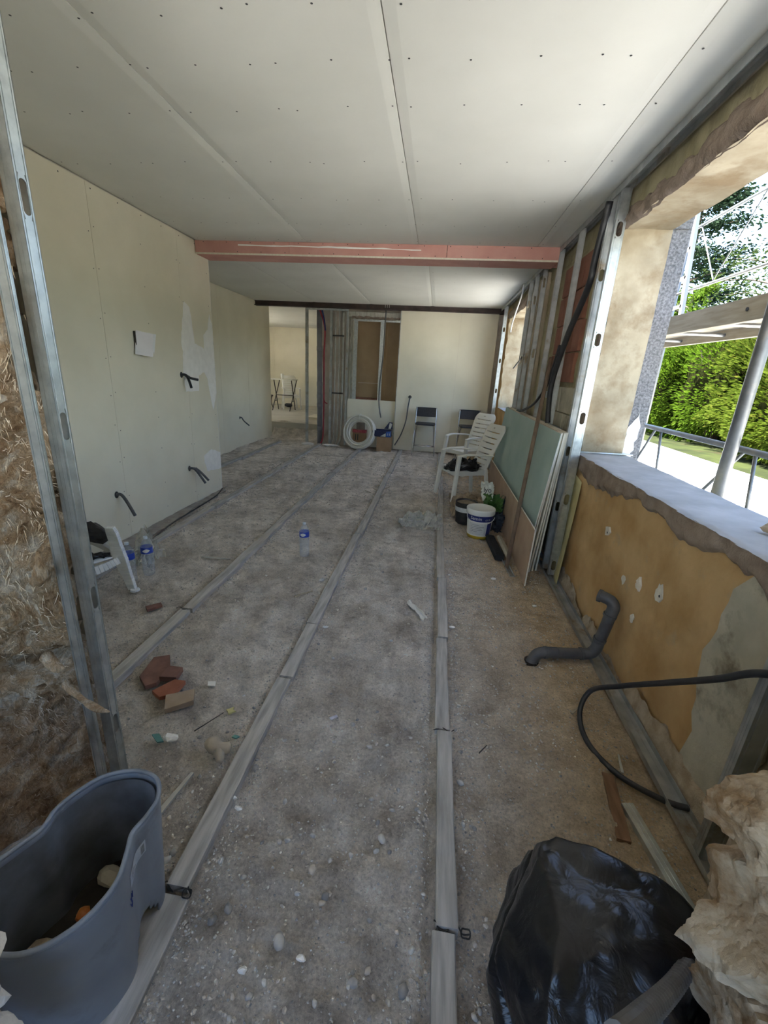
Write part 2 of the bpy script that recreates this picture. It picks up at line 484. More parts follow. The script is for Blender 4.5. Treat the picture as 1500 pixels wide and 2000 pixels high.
for yy in (2.03, 2.33, 2.68, 3.28, 3.90, 4.50, 5.02):
    for x in np.arange(-2.7, 1.05, 0.30):
        for e in ((0.0,), (-0.04, 0.05))[int(abs(x * 10)) % 2]:
            sc.add(dot((x + e + random.uniform(-.02, .02), yy + random.uniform(-.02, .02), HC), (0, 0, -1)), [(0, 1, 2, 3, 4, 5)])
for yy in np.arange(5.8, 9.3, 0.6):
    for x in np.arange(-3.8, 1.05, 0.3):
        sc.add(dot((x, yy, HC), (0, 0, -1), 0.005), [(0, 1, 2, 3, 4, 5)])
tag(sc.build('screw_head', SCREW, ceil, fixn=False), kind='stuff')

# boxed-in beam of pink board
bm_ = thing('boxed_beam', 'pink fire-rated plasterboard box beam crossing the ceiling', 'beam', (-0.86, 5.26, 2.79))
for x0, x1 in ((-2.80, -1.72), (-1.715, -0.035), (-0.03, 1.09)):
    MB().box(x0, x1, 5.11, 5.123, 2.80, HC - 0.002).build('board', PINK, bm_)
for x0, x1 in ((-2.80, 0.32), (0.324, 1.09)):
    MB().box(x0, x1, 5.108, 5.42, 2.787, 2.799).build('soffit_board', PINK, bm_)
MB().box(-3.95, 1.19, 5.41, 5.422, 2.80, HC - 0.002).build('board', PINK, bm_)
MB().box(-2.80, 1.085, 5.104, 5.1075, 2.784, 2.801).build('corner_bead', GYPS, bm_)
MB().prism([(x, 5.109, z) for x, z in jit([(-2.3, 2.875), (-1.0, 2.868), (-0.3, 2.862), (-0.3, 2.872), (-1.0, 2.882), (-2.3, 2.888)], 0.1, 0.004, 4)], (0, 0.003, 0)).build('compound_smear', COMP, bm_)
sb = MB()
for x in np.arange(-2.7, 1.0, 0.27):
    sb.add(dot((x, 5.11, 2.905), (0, -1, 0), 0.005), [(0, 1, 2, 3, 4, 5)]); sb.add(dot((x + .12, 5.11, 2.815), (0, -1, 0), 0.005), [(0, 1, 2, 3, 4, 5)])
tag(sb.build('screw_head', SCREW, bm_, fixn=False), kind='stuff')

# bare steel beam at the far end
st = thing('steel_beam', 'dark brown steel I-beam spanning above the far wall', 'beam', (-1.5, 9.49, 2.83))
MB().box(-4.15, 1.19, 9.43, 9.56, 2.832, 2.843).build('bottom_flange', STEEL, st)
MB().box(-4.15, 1.19, 9.43, 9.56, 2.955, 2.966).build('top_flange', STEEL, st)
MB().box(-4.15, 1.19, 9.485, 9.505, 2.843, 2.955).build('web', STEEL, st)
mm = MB()
for x in (-1.20, -1.16, -1.12): mm.box(x, x + 0.008, 9.4835, 9.485, 2.87, 2.94)
mm.build('chalk_mark', COMP, st)

# ------------------------------------------------------------------ left wall
XL = -2.805
wl = struct('wall_left', MB().box(-2.93, XL - 0.0135, 1.2, 5.385, -0.12, HC + 0.01), GENWALL, 'plasterboard partition on the left with conduit ends', 'wall')
for y0, y1 in ((1.2, 2.35), (2.35, 3.55), (3.55, 4.75), (4.75, 5.39)):
    MB().box(XL - 0.0125, XL, y0 + 0.0015, y1 - 0.0015, 0.012, HC - 0.004).build('plasterboard', PB, wl)
MB().box(-2.95, XL + 0.0015, 5.39, 5.394, 0.0, HC - 0.005).build('corner_bead', COMP, wl)
P1 = [(4.792, 2.251), (4.905, 2.216), (4.938, 1.973), (4.955, 1.848), (5.156, 1.794), (5.159, 1.955), (5.268, 2.021), (5.334, 2.199), (5.386, 2.09), (5.386, 1.776), (5.386, 1.284), (5.284, 1.077), (5.24, 1.227), (5.187, 1.453), (5.118, 1.532), (4.995, 1.493), (4.969, 1.319), (4.695, 1.319), (4.671, 1.494), (4.695, 1.744), (4.678, 1.848), (4.759, 2.146)]
P2 = [(4.974, 0.54), (5.174, 0.593), (5.386, 0.515), (5.386, 0.296), (5.029, 0.333), (4.983, 0.452)]
for k, P in enumerate((P1, P2)):
    MB().prism([(XL + 0.0003, y, z) for y, z in jit(P, 0.04, 0.007, k + 2)], (0.0018, 0, 0)).build('compound_patch', COMP, wl)
sw = MB()
for y, dy in ((2.35, .03), (3.55, .03), (4.15, 0), (4.75, .03), (5.33, 0), (2.95, 0)):
    for z in np.arange(0.12, 2.9, 0.31):
        for e in ((-dy, dy) if dy else (0,)):
            sw.add(dot((XL, y + e, z + random.uniform(-.04, .04)), (1, 0, 0), 0.005), [(0, 1, 2, 3, 4, 5)])
for y in np.arange(2.4, 5.3, 0.3):
    sw.add(dot((XL, y, 2.88), (1, 0, 0), 0.006), [(0, 1, 2, 3, 4, 5)])
tag(sw.build('screw_head', SCREW, wl, fixn=False), kind='stuff')
struct('wall_left', MB().box(-3.95, -2.93, 5.28, 5.386, -0.12, HC + 0.01), PB, 'short return wall where the left partition steps back', 'wall')
XL2 = -3.95
wl2 = struct('wall_left', MB().box(-4.12, XL2 - 0.0135, 5.28, 10.25, -0.12, HC + 0.01), PB, 'set-back plasterboard wall beyond the left partition', 'wall')
for y0, y1 in ((5.40, 6.6), (6.6, 7.8), (7.8, 9.0), (9.0, 10.25)):
    MB().box(XL2 - 0.0125, XL2, y0 + 0.0015, y1 - 0.0015, 0.02, HC - 0.004).build('plasterboard', PB, wl2)
MB().box(-4.12, XL2 + 0.001, 10.25, 10.262, 0.02, HC).build('end_board', PB, wl2)

# rubble strip / old concrete ledge along the foot of the left wall
MB().prism([(x, y, 0.004) for x, y in jit([(-2.80, 2.9), (-2.60, 3.3), (-2.70, 4.4), (-2.72, 5.3), (-2.80, 5.5)], 0.08, 0.02, 5)], (0, 0, 0.012)).build(
    'baseboard_left', mat('old_concrete_strip', (0.26, 0.235, 0.21), (0.40, 0.375, 0.34), scale=9, rough=0.95, bumps=0.6, bscale=40), None)['kind'] = 'structure'

# ------------------------------------------------------------------ window wall (right)
WR = MB()
for y0, y1, z0, z1 in ((-1.9, 10.0, -0.25, 1.085), (-1.9, 10.0, 2.70, 3.3), (-1.9, 1.52, 1.085, 2.70), (3.735, 6.95, 1.085, 2.70), (8.87, 10.0, 1.085, 2.70)):
    WR.box(1.215, 1.50, y0, y1, z0, z1)
wr = struct('wall_right', WR, YPLAST, 'thick stripped masonry wall with two open window holes', 'wall')
def wpatch(name, poly, x, th, m, step=0.05, amp=0.012, seed=1, parent=None, lab=None):
    o = MB().prism([(x, y, z) for y, z in jit(poly, step, amp, seed)], (th, 0, 0)).build(name, m, parent or wr)
    if lab: o['label'] = lab
    return o
# displaced skin of old ochre plaster under the sill
def skin(name, y0, y1, z0, z1, x, amp, m, dy=0.02, sc=8, seed=1, parent=None, ragged=0.02):
    ny = max(2, int((y1 - y0) / dy)); nz = max(2, int((z1 - z0) / dy))
    U, W = np.meshgrid(np.linspace(y0, y1, ny + 1), np.linspace(z0, z1, nz + 1))
    Xs = x + amp * fbm(U * sc, W * sc, 0, 4, seed)
    edge = np.minimum(np.minimum(U - y0, y1 - U), np.minimum(W - z0, z1 - W))
    Xs = Xs + np.clip((ragged - edge) / max(ragged, 1e-6), 0, 1) * 0.03
    V = np.stack([Xs, U, W], -1).reshape(-1, 3)
    i = np.arange(ny); j = np.arange(nz)
    A = (j[:, None] * (ny + 1) + i[None, :]).reshape(-1)
    mb = MB(); mb.v = [tuple(p) for p in V.tolist()]; mb.f = np.stack([A, A + ny + 1, A + ny + 2, A + 1], -1).tolist()
    return mb.build(name, m, parent or wr, smooth=True, fixn=False)
skin('ochre_plaster', 1.3, 3.70, -0.05, 1.05, 1.205, 0.006, OCHRE, seed=5)
skin('upper_plaster', 1.3, 6.9, 2.74, 2.925, 1.203, 0.008, YPLAST, seed=8)
skin('pier_plaster', 3.72, 6.93, -0.05, 2.80, 1.205, 0.008, YPLAST, seed=12, dy=0.03)
skin('end_plaster', 8.85, 9.6, -0.05, 2.9, 1.205, 0.008, OCHRE, seed=14, dy=0.04)
skin('low_plaster', 6.9, 8.9, -0.05, 1.10, 1.205, 0.008, OCHRE, seed=15, dy=0.04)
# mortar around the large opening: ragged bands a little proud
def band(name, pts_fn, nu, nv, m, seed=1):
    return MB().grid(pts_fn, nu, nv).build(name, m, wr, smooth=True)
def sill_band(u, v):
    y = 1.30 + u * 2.47
    z0 = 0.965 + 0.05 * float(fbm(y * 3, 1.0, 0, 3, 4)) + 0.015 * float(fbm(y * 22, 2.0, 0, 2, 6))
    z = z0 + (1.094 - z0) * v
    x = 1.204 - 0.024 * math.sin(min(1, v * 3.5 + 0.05) * PI / 2) + 0.006 * float(fbm(y * 14, z * 14, 0, 3, 7))
    return (x, y, z)
band('mortar_band', sill_band, 140, 12, MORTAR)
def lintel_band(u, v):
    y = 1.30 + u * 2.62
    z1 = 2.80 + 0.035 * float(fbm(y * 3.1, 3.0, 0, 3, 14)) + 0.018 * float(fbm(y * 19, 2.0, 0, 2, 16))
    z = 2.675 + (z1 - 2.675) * v
    x = 1.202 - 0.030 * (1 - abs(2 * v - 1) ** 3) + 0.012 * float(fbm(y * 11, z * 18, 0, 3, 17))
    return (x, y, z)
band('mortar_band', lintel_band, 150, 14, MORTAR)
def jamb_band(u, v):
    z = 1.0 + u * 1.78
    y1 = 3.84 + 0.04 * float(fbm(z * 3.1, 7.0, 0, 3, 24)) + 0.02 * float(fbm(z * 19, 2.0, 0, 2, 26))
    y = 3.705 + (y1 - 3.705) * v
    x = 1.202 - 0.016 * (1 - abs(2 * v - 1) ** 3) + 0.006 * float(fbm(y * 14, z * 14, 0, 3, 27))
    return (x, y, z)
band('mortar_band', jamb_band, 90, 8, MORTAR)
# cream render on the reveal, lintel soffit and sill of the large opening
def jamb(u, v):
    z = 1.085 + u * 1.61
    x0 = 1.20 + 0.012 * float(fbm(z * 9, 1, 0, 3, 33)); x = x0 + (1.53 - x0) * v
    return (x, 3.715 + 0.006 * float(fbm(x * 8, z * 8, 0, 3, 34)) - 0.03 * max(0, 0.06 - v) * 5, z)
MB().grid(jamb, 80, 16).build('reveal_render', CREAM, wr, smooth=True)
def jamb_near(u, v):
    z = 1.085 + u * 1.61
    return (1.20 + 0.33 * v, 1.535 + 0.006 * float(fbm(v * 3, z * 8, 0, 3, 38)), z)
MB().grid(jamb_near, 60, 10).build('reveal_render', CREAM, wr, smooth=True)
def soffit(u, v):
    y = 1.5 + u * 2.24
    x0 = 1.195 + 0.014 * float(fbm(y * 9, 1, 0, 3, 35)); x = x0 + (1.52 - x0) * v
    return (x, y, 2.685 + 0.005 * float(fbm(x * 8, y * 8, 0, 3, 36)) + 0.006 * math.sin(y * 2))
MB().grid(soffit, 100, 14).build('lintel_render', CREAM, wr, smooth=True)
def sillf(u, v):
    y = 1.5 + u * 2.26
    x0 = 1.178 + 0.010 * float(fbm(y * 12, 1, 0, 3, 41)); x = x0 + (1.57 - x0) * v
    return (x, y, 1.098 + 0.003 * float(fbm(x * 9, y * 9, 0, 3, 42)) - 0.006 * (v < 0.02))
MB().grid(sillf, 110, 20).build('window_sill', SILLM, wr, smooth=True)
MB().box(1.50, 1.57, 1.4, 3.76, 1.0, 1.094).build('sill_edge', SILLM, wr)
# outside face of the pier in grey roughcast, carried past the lintel
MB().box(1.502, 1.66, 3.735, 6.97, -0.25, 3.45).build('roughcast_pier', ROUGHC, wr)
MB().box(1.502, 1.66, 8.87, 10.2, -0.25, 3.45).build('roughcast_pier', ROUGHC, wr)
MB().box(1.502, 1.60, -1.9, 1.50, -0.25, 3.45).build('roughcast_pier', ROUGHC, wr)
MB().box(1.502, 1.645, 3.715, 3.74, 2.70, 2.735).build('ledge', ROUGHC, wr)
MB().prism([(x, 3.728, z) for x, z in jit([(1.53, 1.09), (1.60, 1.09), (1.625, 1.3), (1.60, 1.44), (1.58, 1.38), (1.53, 1.30)], 0.03, 0.01, 9)], (0, 0.008, 0)).build('render_patch', COMP, wr)
# grey patch, crumbling base, plugs and scars on the ochre plaster
wpatch('grey_render_patch', [(1.30, -0.02), (1.66, 0.0), (1.62, 0.2), (1.70, 0.55), (1.66, 0.93), (1.58, 1.0), (1.30, 1.0)], 1.193, 0.02, GREYP, 0.06, 0.02, 3)
def base(u, v):
    y = 1.3 + u * 2.6
    zt = 0.09 + 0.05 * float(fbm(y * 4, 5, 0, 3, 51)) + 0.02 * float(fbm(y * 17, 5, 0, 2, 52)); z = -0.05 + (zt + 0.05) * v
    return (1.208 - 0.045 * (1 - v) ** 1.2 - 0.012 + 0.012 * float(fbm(y * 12, z * 20, 0, 3, 53)), y, z)
MB().grid(base, 130, 12).build('crumbling_base', TANBASE, wr, smooth=True)
for k, (y, z, s) in enumerate(((2.86, 0.72, 0.035), (2.12, 0.66, 0.04), (2.33, 0.60, 0.03), (2.5, 0.55, 0.025), (2.30, 0.40, 0.02))):
    wpatch('plaster_scar', [(y + s * math.cos(a) * (0.6 + 0.6 * random.random()), z + s * 1.3 * math.sin(a) * (0.6 + 0.6 * random.random())) for a in np.arange(0, 2 * PI, 0.5)], 1.196, 0.012, GYPS, 0.02, 0.004, k)
for y, z in ((2.845, 0.715), (2.10, 0.65)):
    MB().add(dot((1.194, y, z), (-1, 0, 0), 0.008), [(0, 1, 2, 3, 4, 5)]).build('plug_hole', SCREW, wr, fixn=False)
# loose yellow sheet hanging below the sill by the double stud
def sheet(u, v):
    z = 0.93 - 0.90 * v - 0.06 * abs(u - 0.45)
    y = 3.84 - u * 0.36 - 0.03 * v
    return (1.185 - 0.03 * v * v * (0.4 + u) - 0.008 * math.sin(u * 6 + v * 3), y, z)
MB().grid(sheet, 12, 20).build('loose_facing_sheet', mat('yellow_facing', (0.50, 0.42, 0.19), (0.62, 0.54, 0.28), scale=6, rough=0.8, bumps=0.2, bscale=40), wr, smooth=True, solid=0.003)
# exposed red bricks, grey blockwork and timber on the pier between the windows
for r in range(4):
    for c in range(3):
        z0 = 1.64 + r * 0.268; y0 = 4.25 + c * 0.32 - (0.14 if r % 2 else 0)
        MB().box(1.172, 1.215, max(4.2, y0) + 0.006, min(5.08, y0 + 0.308), z0, z0 + 0.256).build('brick', REDBRICK, wr, bevel=0.004)
for r in range(3):
    for c in range(2):
        z0 = 0.90 + r * 0.235; y0 = 4.05 + c * 0.46 - (0.2 if r % 2 else 0)
        MB().box(1.178, 1.215, y0 + 0.006, y0 + 0.448, z0, z0 + 0.225).build('block', GREYP, wr, bevel=0.005)
for y0, y1, z0, z1 in ((5.40, 5.53, 0.9, 2.80), (5.86, 6.06, 0.95, 2.85), (6.28, 6.42, 0.9, 2.85), (6.66, 6.92, 0.8, 2.88)):
    MB().box(1.165, 1.205, y0, y1, z0, z1).build('timber_lining', WOODB, wr, bevel=0.003)
# far opening
def jamb2(u, v):
    z = 1.10 + u * 1.60
    return (1.195 + 0.012 * float(fbm(z * 9, 1, 0, 3, 63)) * (1 - v) + 0.335 * v, 8.85 + 0.006 * float(fbm(v * 3, z * 8, 0, 3, 64)), z)
MB().grid(jamb2, 50, 10).build('reveal_render', CREAM, wr, smooth=True)
MB().grid(lambda u, v: (1.195 + 0.33 * v, 6.93 + u * 1.95, 2.69 + 0.004 * float(fbm(u * 15, v * 3, 0, 3, 65))), 50, 8).build('lintel_render', CREAM, wr, smooth=True)
MB().grid(lambda u, v: (1.185 + 0.38 * v, 6.93 + u * 1.95, 1.10 + 0.004 * float(fbm(u * 15, v * 3, 0, 3, 66))), 50, 8).build('window_sill', SILLM, wr, smooth=True)
def lb2(u, v):
    y = 6.9 + u * 2.1
    return (1.200 - 0.02 * (1 - abs(2 * v - 1) ** 3) + 0.01 * float(fbm(y * 9, v * 3, 0, 3, 68)), y, 2.68 + 0.14 * v + 0.02 * float(fbm(y * 9, 1, 0, 2, 67)) * v)
band('mortar_band', lb2, 60, 8, MORTAR)

# ------------------------------------------------------------------ far wall with its old window hole
YB = 9.5
WB = MB()
for x0, x1, z0, z1 in ((-2.62, -1.93, -0.1, 2.95), (-1.93, -0.80, -0.1, 1.0), (-1.93, -0.80, 2.76, 2.95), (-0.80, 1.5, -0.1, 3.0)):
    WB.box(x0, x1, 9.72, 10.05, z0, z1)
wb = struct('wall_back', WB, mat('stained_render', (0.60, 0.52, 0.43), (0.74, 0.67, 0.58), scale=4, rough=0.95, bumps=0.5, bscale=20, c3=(0.45, 0.36, 0.28), scale3=2.5), 'far wall with a boarded window hole and plasterboard panel', 'wall')
for x0, x1 in ((-0.86, 0.34), (0.343, 1.075)):
    MB().box(x0, x1, YB, YB + 0.013, 0.02, 2.832).build('plasterboard', PB, wb)
MB().box(-0.875, -0.861, YB + 0.002, YB + 0.05, 0.02, 2.832).build('board_edge', GALVD, wb)
MB().box(-1.94, -0.862, YB + 0.06, YB + 0.073, 0.02, 1.045).build('plasterboard', PB, wb)
HARD = mat('brown_hardboard', (0.42, 0.30, 0.175), (0.50, 0.37, 0.225), scale=2, rough=0.8)
MB().box(-1.95, -1.18, 10.0, 10.012, 1.0, 2.78).build('hardboard_panel', HARD, wb)
MB().box(-1.17, -0.78, 9.93, 9.942, 1.0, 2.78).build('hardboard_panel', HARD, wb)
MB().box(-1.79, -1.25, 9.985, 9.998, 1.38, 1.386).build('panel_joint', COMP, wb)
for k in range(6):
    MB().box(-1.82 + k * 0.095, -1.73 + k * 0.095, 9.75, 9.93, 1.0, 1.06 + 0.02 * random.random()).build('brick', REDBRICK, wb, bevel=0.004)
OLDW = mat('old_window_paint', (0.50, 0.48, 0.41), (0.64, 0.62, 0.55), scale=9, rough=0.8, c3=(0.3, 0.26, 0.2), scale3=6, stretch=(4, 4, 1))
for x0, x1, y0 in ((-2.02, -1.965, 9.62), (-1.955, -1.91, 9.68), (-1.90, -1.875, 9.74)):
    MB().box(x0, x1, y0, 9.80, 1.0, 2.80).build('old_frame_post', OLDW, wb, bevel=0.003)
for z0, z1, y0 in ((2.70, 2.80, 9.62), (2.64, 2.68, 9.70)):
    MB().box(-2.0, -0.87, y0, 9.80, z0, z1).build('old_frame_head', OLDW, wb, bevel=0.003)
MB().prism([(x, 9.60, z) for x, z in jit([(-1.9, 2.67), (-0.9, 2.665), (-0.9, 2.70), (-1.9, 2.715)], 0.05, 0.012, 8)], (0, 0.03, 0)).build('torn_timber', MORTAR, wb)
MB().box(-0.80, -0.70, 9.6, 9.9, 0, 2.9).build('lining', HARD, wb)

# rooms beyond and behind
struct('floor', MB().box(-7.1, -1.0, 10.42, 15.7, -0.2, 0.33), mat('screed', (0.50, 0.46, 0.37), (0.60, 0.56, 0.46), scale=2, rough=0.9), 'pale raised screed floor of the room beyond', 'floor')
def rampf(u, v):
    x = -3.95 + u * 1.4; y = 10.15 + v * 0.40
    return (x, y, -0.01 + 0.35 * v ** 1.3 + 0.015 * float(fbm(x * 9, y * 9, 0, 3, 71)))
struct('floor', MB().grid(rampf, 40, 14), DIRT, 'short dirt slope up to the pale floor beyond', 'floor', smooth=True)
wbr = struct('wall_back', MB().box(-7.1, -1.0, 15.515, 15.7, 0.2, 2.95), PB, 'plasterboard end wall of the room beyond', 'wall')
for k in range(5):
    MB().box(-7.0 + k * 1.2, -5.803 + k * 1.2, 15.5, 15.513, 0.35, 2.84).build('plasterboard', PB, wbr)
WL3 = MB()
for y0, y1, z0, z1 in ((9.9, 11.4, 0, 3), (13.2, 15.7, 0, 3), (11.4, 13.2, 0, 1.1), (11.4, 13.2, 1.95, 3)):
    WL3.box(-7.2, -7.0, y0, y1, z0, z1)
struct('wall_left', WL3, PB, 'left wall of the room beyond with a window opening', 'wall')
struct('wall_left', MB().box(-7.1, -4.12, 10.1, 10.25, 0, 3), PB, 'near wall of the room beyond', 'wall')
struct('wall_right', MB().box(-1.1, -0.95, 10.05, 15.7, 0, 3), PB, 'right wall of the room beyond', 'wall')
# the space the photograph is taken from
struct('wall_left', MB().box(-2.93, -2.8, -1.9, 1.2, -0.2, 3.3), GENWALL, 'left wall of the near space', 'wall')
WF = MB()
for x0, x1, z0, z1 in ((-2.8, -1.8, -0.2, 3.3), (0.35, 1.3, -0.2, 3.3), (-1.8, 0.35, -0.2, 0.85), (-1.8, 0.35, 2.4, 3.3)):
    WF.box(x0, x1, -1.9, -1.75, z0, z1)
struct('wall_front', WF, GENWALL, 'wall behind the viewer with a wide opening', 'wall')
struct('ceiling', MB().box(-2.93, 1.5, -1.9, 0.345, 2.95, 3.3), GENWALL, 'ceiling of the near space', 'ceiling')
# ------------------------------------------------------------------ floor battens
def batten(cx, y0, y1, w, label, dz=0.0, skew=0.0):
    n = max(4, int((y1 - y0) / 0.12))
    def sec(i):
        t = i / n; y = y0 + (y1 - y0) * t
        x = cx + skew * (t - 0.5) + 0.004 * float(vnoise(y * 3, cx * 7)); h = 0.026 + dz + 0.003 * float(vnoise(y * 2.3, cx * 3))
        e = 0.003 * float(vnoise(y * 9, cx)); f = 0.003 * float(vnoise(y * 9, cx + 5))
        return [(x - w / 2 + e, y, -0.02), (x - w / 2 + e, y, h - 0.003), (x - w / 2 + e + 0.004, y, h), (x + w / 2 + f - 0.004, y, h), (x + w / 2 + f, y, h - 0.003), (x + w / 2 + f, y, -0.02)]
    vs = []; fs = []
    for i in range(n + 1): vs += sec(i)
    for i in range(n):
        for j in range(5):
            fs.append((i * 6 + j, i * 6 + j + 1, i * 6 + 7 + j, i * 6 + 6 + j))
    fs += [(0, 1, 2, 3, 4, 5), tuple(n * 6 + j for j in range(6))[::-1]]
    o = MB().add(vs, fs).build('floor_batten', BATTEN)
    return tag(o, label, 'batten', 'grey timber battens let into the dirt floor')
ordn = ['nearest the viewer', 'second from the viewer', 'third from the viewer', 'fourth from the viewer', 'fifth from the viewer', 'sixth from the viewer', 'seventh from the viewer']
rows = [('first batten row from the window wall', 0.173, 0.068, [-0.4, 0.89, 1.68, 2.45, 3.32, 5.58, 7.08, 9.42]),
        ('second batten row from the window wall', -0.69, 0.075, [0.86, 1.89, 2.43, 4.15, 5.8, 7.13, 9.45]),
        ('third batten row from the window wall', -1.58, 0.075, [1.35, 2.42, 4.25, 6.79, 9.5]),
        ('fourth batten row from the window wall', -2.53, 0.075, [2.7, 4.6, 6.9, 9.5]),
        ('batten row by the set-back left wall', -3.47, 0.075, [5.5, 7.4, 9.5])]
for lab, cx, w, js in rows:
    for k in range(len(js) - 1):
        batten(cx + (0.006 if k % 2 else -0.004), js[k] + 0.006, js[k + 1] - 0.006, w, 'grey timber length %s in the %s' % (ordn[k], lab), 0.004 * (k % 2))
batten(-0.70, 0.05, 0.845, 0.12, 'short wide timber length beside the grey bin', -0.008)

# ------------------------------------------------------------------ steel studs and tracks
def web_mb(w, z0, z1, holes, hw=0.30, hh=0.05):
    """web facing -Y with two shallow grooves and oblong holes"""
    g = 0.0022
    us = [(0, 0), (0.13 * w, 0), (0.15 * w, g), (0.19 * w, g), (0.21 * w, 0), (0.79 * w, 0), (0.81 * w, g), (0.85 * w, g), (0.87 * w, 0), (w, 0)]
    mb = MB()
    for (a, da), (b, db) in zip(us[:-1], us[1:]):
        if abs(a - 0.21 * w) < 1e-9 and holes:
            cuts = []
            z = z0
            for hz in sorted(holes):
                mb.add([(a, da, z), (b, db, z), (b, db, hz - hh - 0.01), (a, da, hz - hh - 0.01)], [(0, 1, 2, 3)])
                c = ((a + b) / 2, hz); rw = (b - a) / 2 * 0.96; n = 20
                inn = []; out = []
                for k in range(n):
                    t = 2 * PI * k / n; cx, sz = math.cos(t), math.sin(t)
                    inn.append((c[0] + rw * cx, 0, hz + (hh - rw) * (1 if sz > 1e-6 else -1 if sz < -1e-6 else 0) + rw * sz))
                    m_ = max(abs(cx), abs(sz)); out.append((c[0] + (b - a) / 2 * cx / m_, 0, hz + (hh + 0.01) * sz / m_))
                rim = [(x, 0.004, zz) for x, y, zz in inn]
                mb.add(inn + out + rim, [(k, (k + 1) % n, n + (k + 1) % n, n + k) for k in range(n)] + [(k, 2 * n + k, 2 * n + (k + 1) % n, (k + 1) % n) for k in range(n)])
                z = hz + hh + 0.01
            mb.add([(a, da, z), (b, db, z), (b, db, z1), (a, da, z1)], [(0, 1, 2, 3)])
        else:
            mb.add([(a, da, z0), (b, db, z0), (b, db, z1), (a, da, z1)], [(0, 1, 2, 3)])
    return mb
def stud(label, loc, rotz, z0, z1, w, holes=(), flange=0.036, m=None, name='wall_stud', group='upright steel studs', hh=0.05, tilt=0.0, lip=0.006):
    m = m or GALV
    t = thing(name, label, 'stud', (loc[0], loc[1], z0), (0, tilt, rotz), group, local=True)
    L = z1 - z0
    web_mb(w, 0, L, [h - z0 for h in holes], hh=hh).build('web', m, t)
    for x, sx in ((0, 1), (w, -1)):
        fb = MB(); fb.box(x, x + 0.0012 * sx, 0, flange, 0, L); fb.box(x, x + lip * sx, flange - 0.0012, flange, 0, L)
        for g in (0.35, 0.65): fb.box(x - 0.0006 * sx, x, flange * g, flange * g + 0.002, 0, L)
        fb.build('flange', m, t)
    return t
XR = 1.09
stud('bright stud with oblong holes beside the large window opening', (XR + 0.012, 3.60), 0, 0.03, 2.90, 0.07, (2.66, 1.95, 1.38, 0.72, 0.12), hh=0.045)
stud('dull stud tucked behind the bright one beside the large opening', (XR - 0.005, 3.73), 0, 0.03, 2.90, 0.06, (2.4, 1.1, 0.62), m=GALVD, hh=0.04)
stud('thin stud crossing the exposed red brick', (XR, 4.44), 0, 0.03, 2.90, 0.048, (), m=GALVD)
stud('stud standing at the end of the pink beam', (XR, 5.09), 0, 0.03, 2.90, 0.048, (), m=GALVD)
stud('single stud with white holes between beam and far window', (XR, 5.78), 0, 0.03, 2.90, 0.048, (2.72, 1.95, 1.2), m=GALVD)
stud('right one of the paired studs by the far window', (XR, 6.22), 0, 0.03, 2.90, 0.048, (2.6, 1.9, 1.2), m=GALVD)
stud('left one of the paired studs by the far window', (XR, 6.58), 0, 0.03, 2.90, 0.048, (2.6, 1.9, 1.2), m=GALVD)
stud('last bright stud at the far corner by the plasterboard panel', (XR, 8.90), 0, 0.03, 2.90, 0.065, (2.5, 1.95, 1.4), hh=0.04)
stud('dark stud at the near end of the window wall', (XR, 1.255), 0, 0.02, 2.90, 0.07, (), m=GALVD)
stud('stud half hidden by the broken stone in the corner', (XR, 1.06), 0, 0.02, 2.90, 0.07, (), m=GALVD)
def track(label, y0, y1, x, w, z, up):
    t = thing('wall_track', label, 'track', (x + w / 2, (y0 + y1) / 2, z), group='steel wall tracks')
    MB().box(x, x + w, y0, y1, z, z + 0.0015).build('base', GALVD, t)
    for xx in (x, x + w): MB().box(xx - 0.0008, xx + 0.0008, y0, y1, min(z, z + 0.03 * up), max(z, z + 0.03 * up)).build('flange', GALVD, t)
    for d in (0.3, 0.7): MB().box(x + w * d - 0.002, x + w * d + 0.002, y0, y1, z + 0.0012 * up, z + 0.003 * up).build('rib', GALVD, t)
    return t
track('steel floor track running along the foot of the window wall', 0.95, 9.4, XR - 0.005, 0.075, 0.012, 1)
track('steel ceiling track along the top of the window wall', 0.95, 9.4, XR, 0.07, HC - 0.003, -1)
MB().box(XR - 0.002, XR + 0.002, 0.95, 9.4, HC - 0.05, HC - 0.002).build('trim_1', GALVD)['kind'] = 'structure'
for y0, y1, z, lab in ((4.05, 4.95, 1.19, 'lower flat steel rail bridging the studs below the brick'), (4.6, 5.05, 1.48, 'upper short steel rail across the grey blocks')):
    t = thing('stud_rail', lab, 'rail', (1.12, (y0 + y1) / 2, z))
    MB().box(1.118, 1.122, y0, y1, z, z + 0.06).build('web', GALVD, t)
    MB().box(1.105, 1.122, y0, y1, z + 0.058, z + 0.06).build('flange', GALV, t)
    MB().box(1.105, 1.122, y0, y1, z, z + 0.002).build('flange', GALV, t)
# the pair of studs at the left edge of the opening
stud('narrow front channel at the edge of the mineral wool', (-1.116, 1.062), 0, 0.0, HC, 0.038, (), flange=0.010, lip=0.002, m=GALV, hh=0.05)
stud('rear stud with oblong holes at the edge of the mineral wool', (-1.07, 1.120), PI / 2, 0.0, HC, 0.040, (2.02, 1.45, 0.885, 0.36), flange=0.04, hh=0.040)
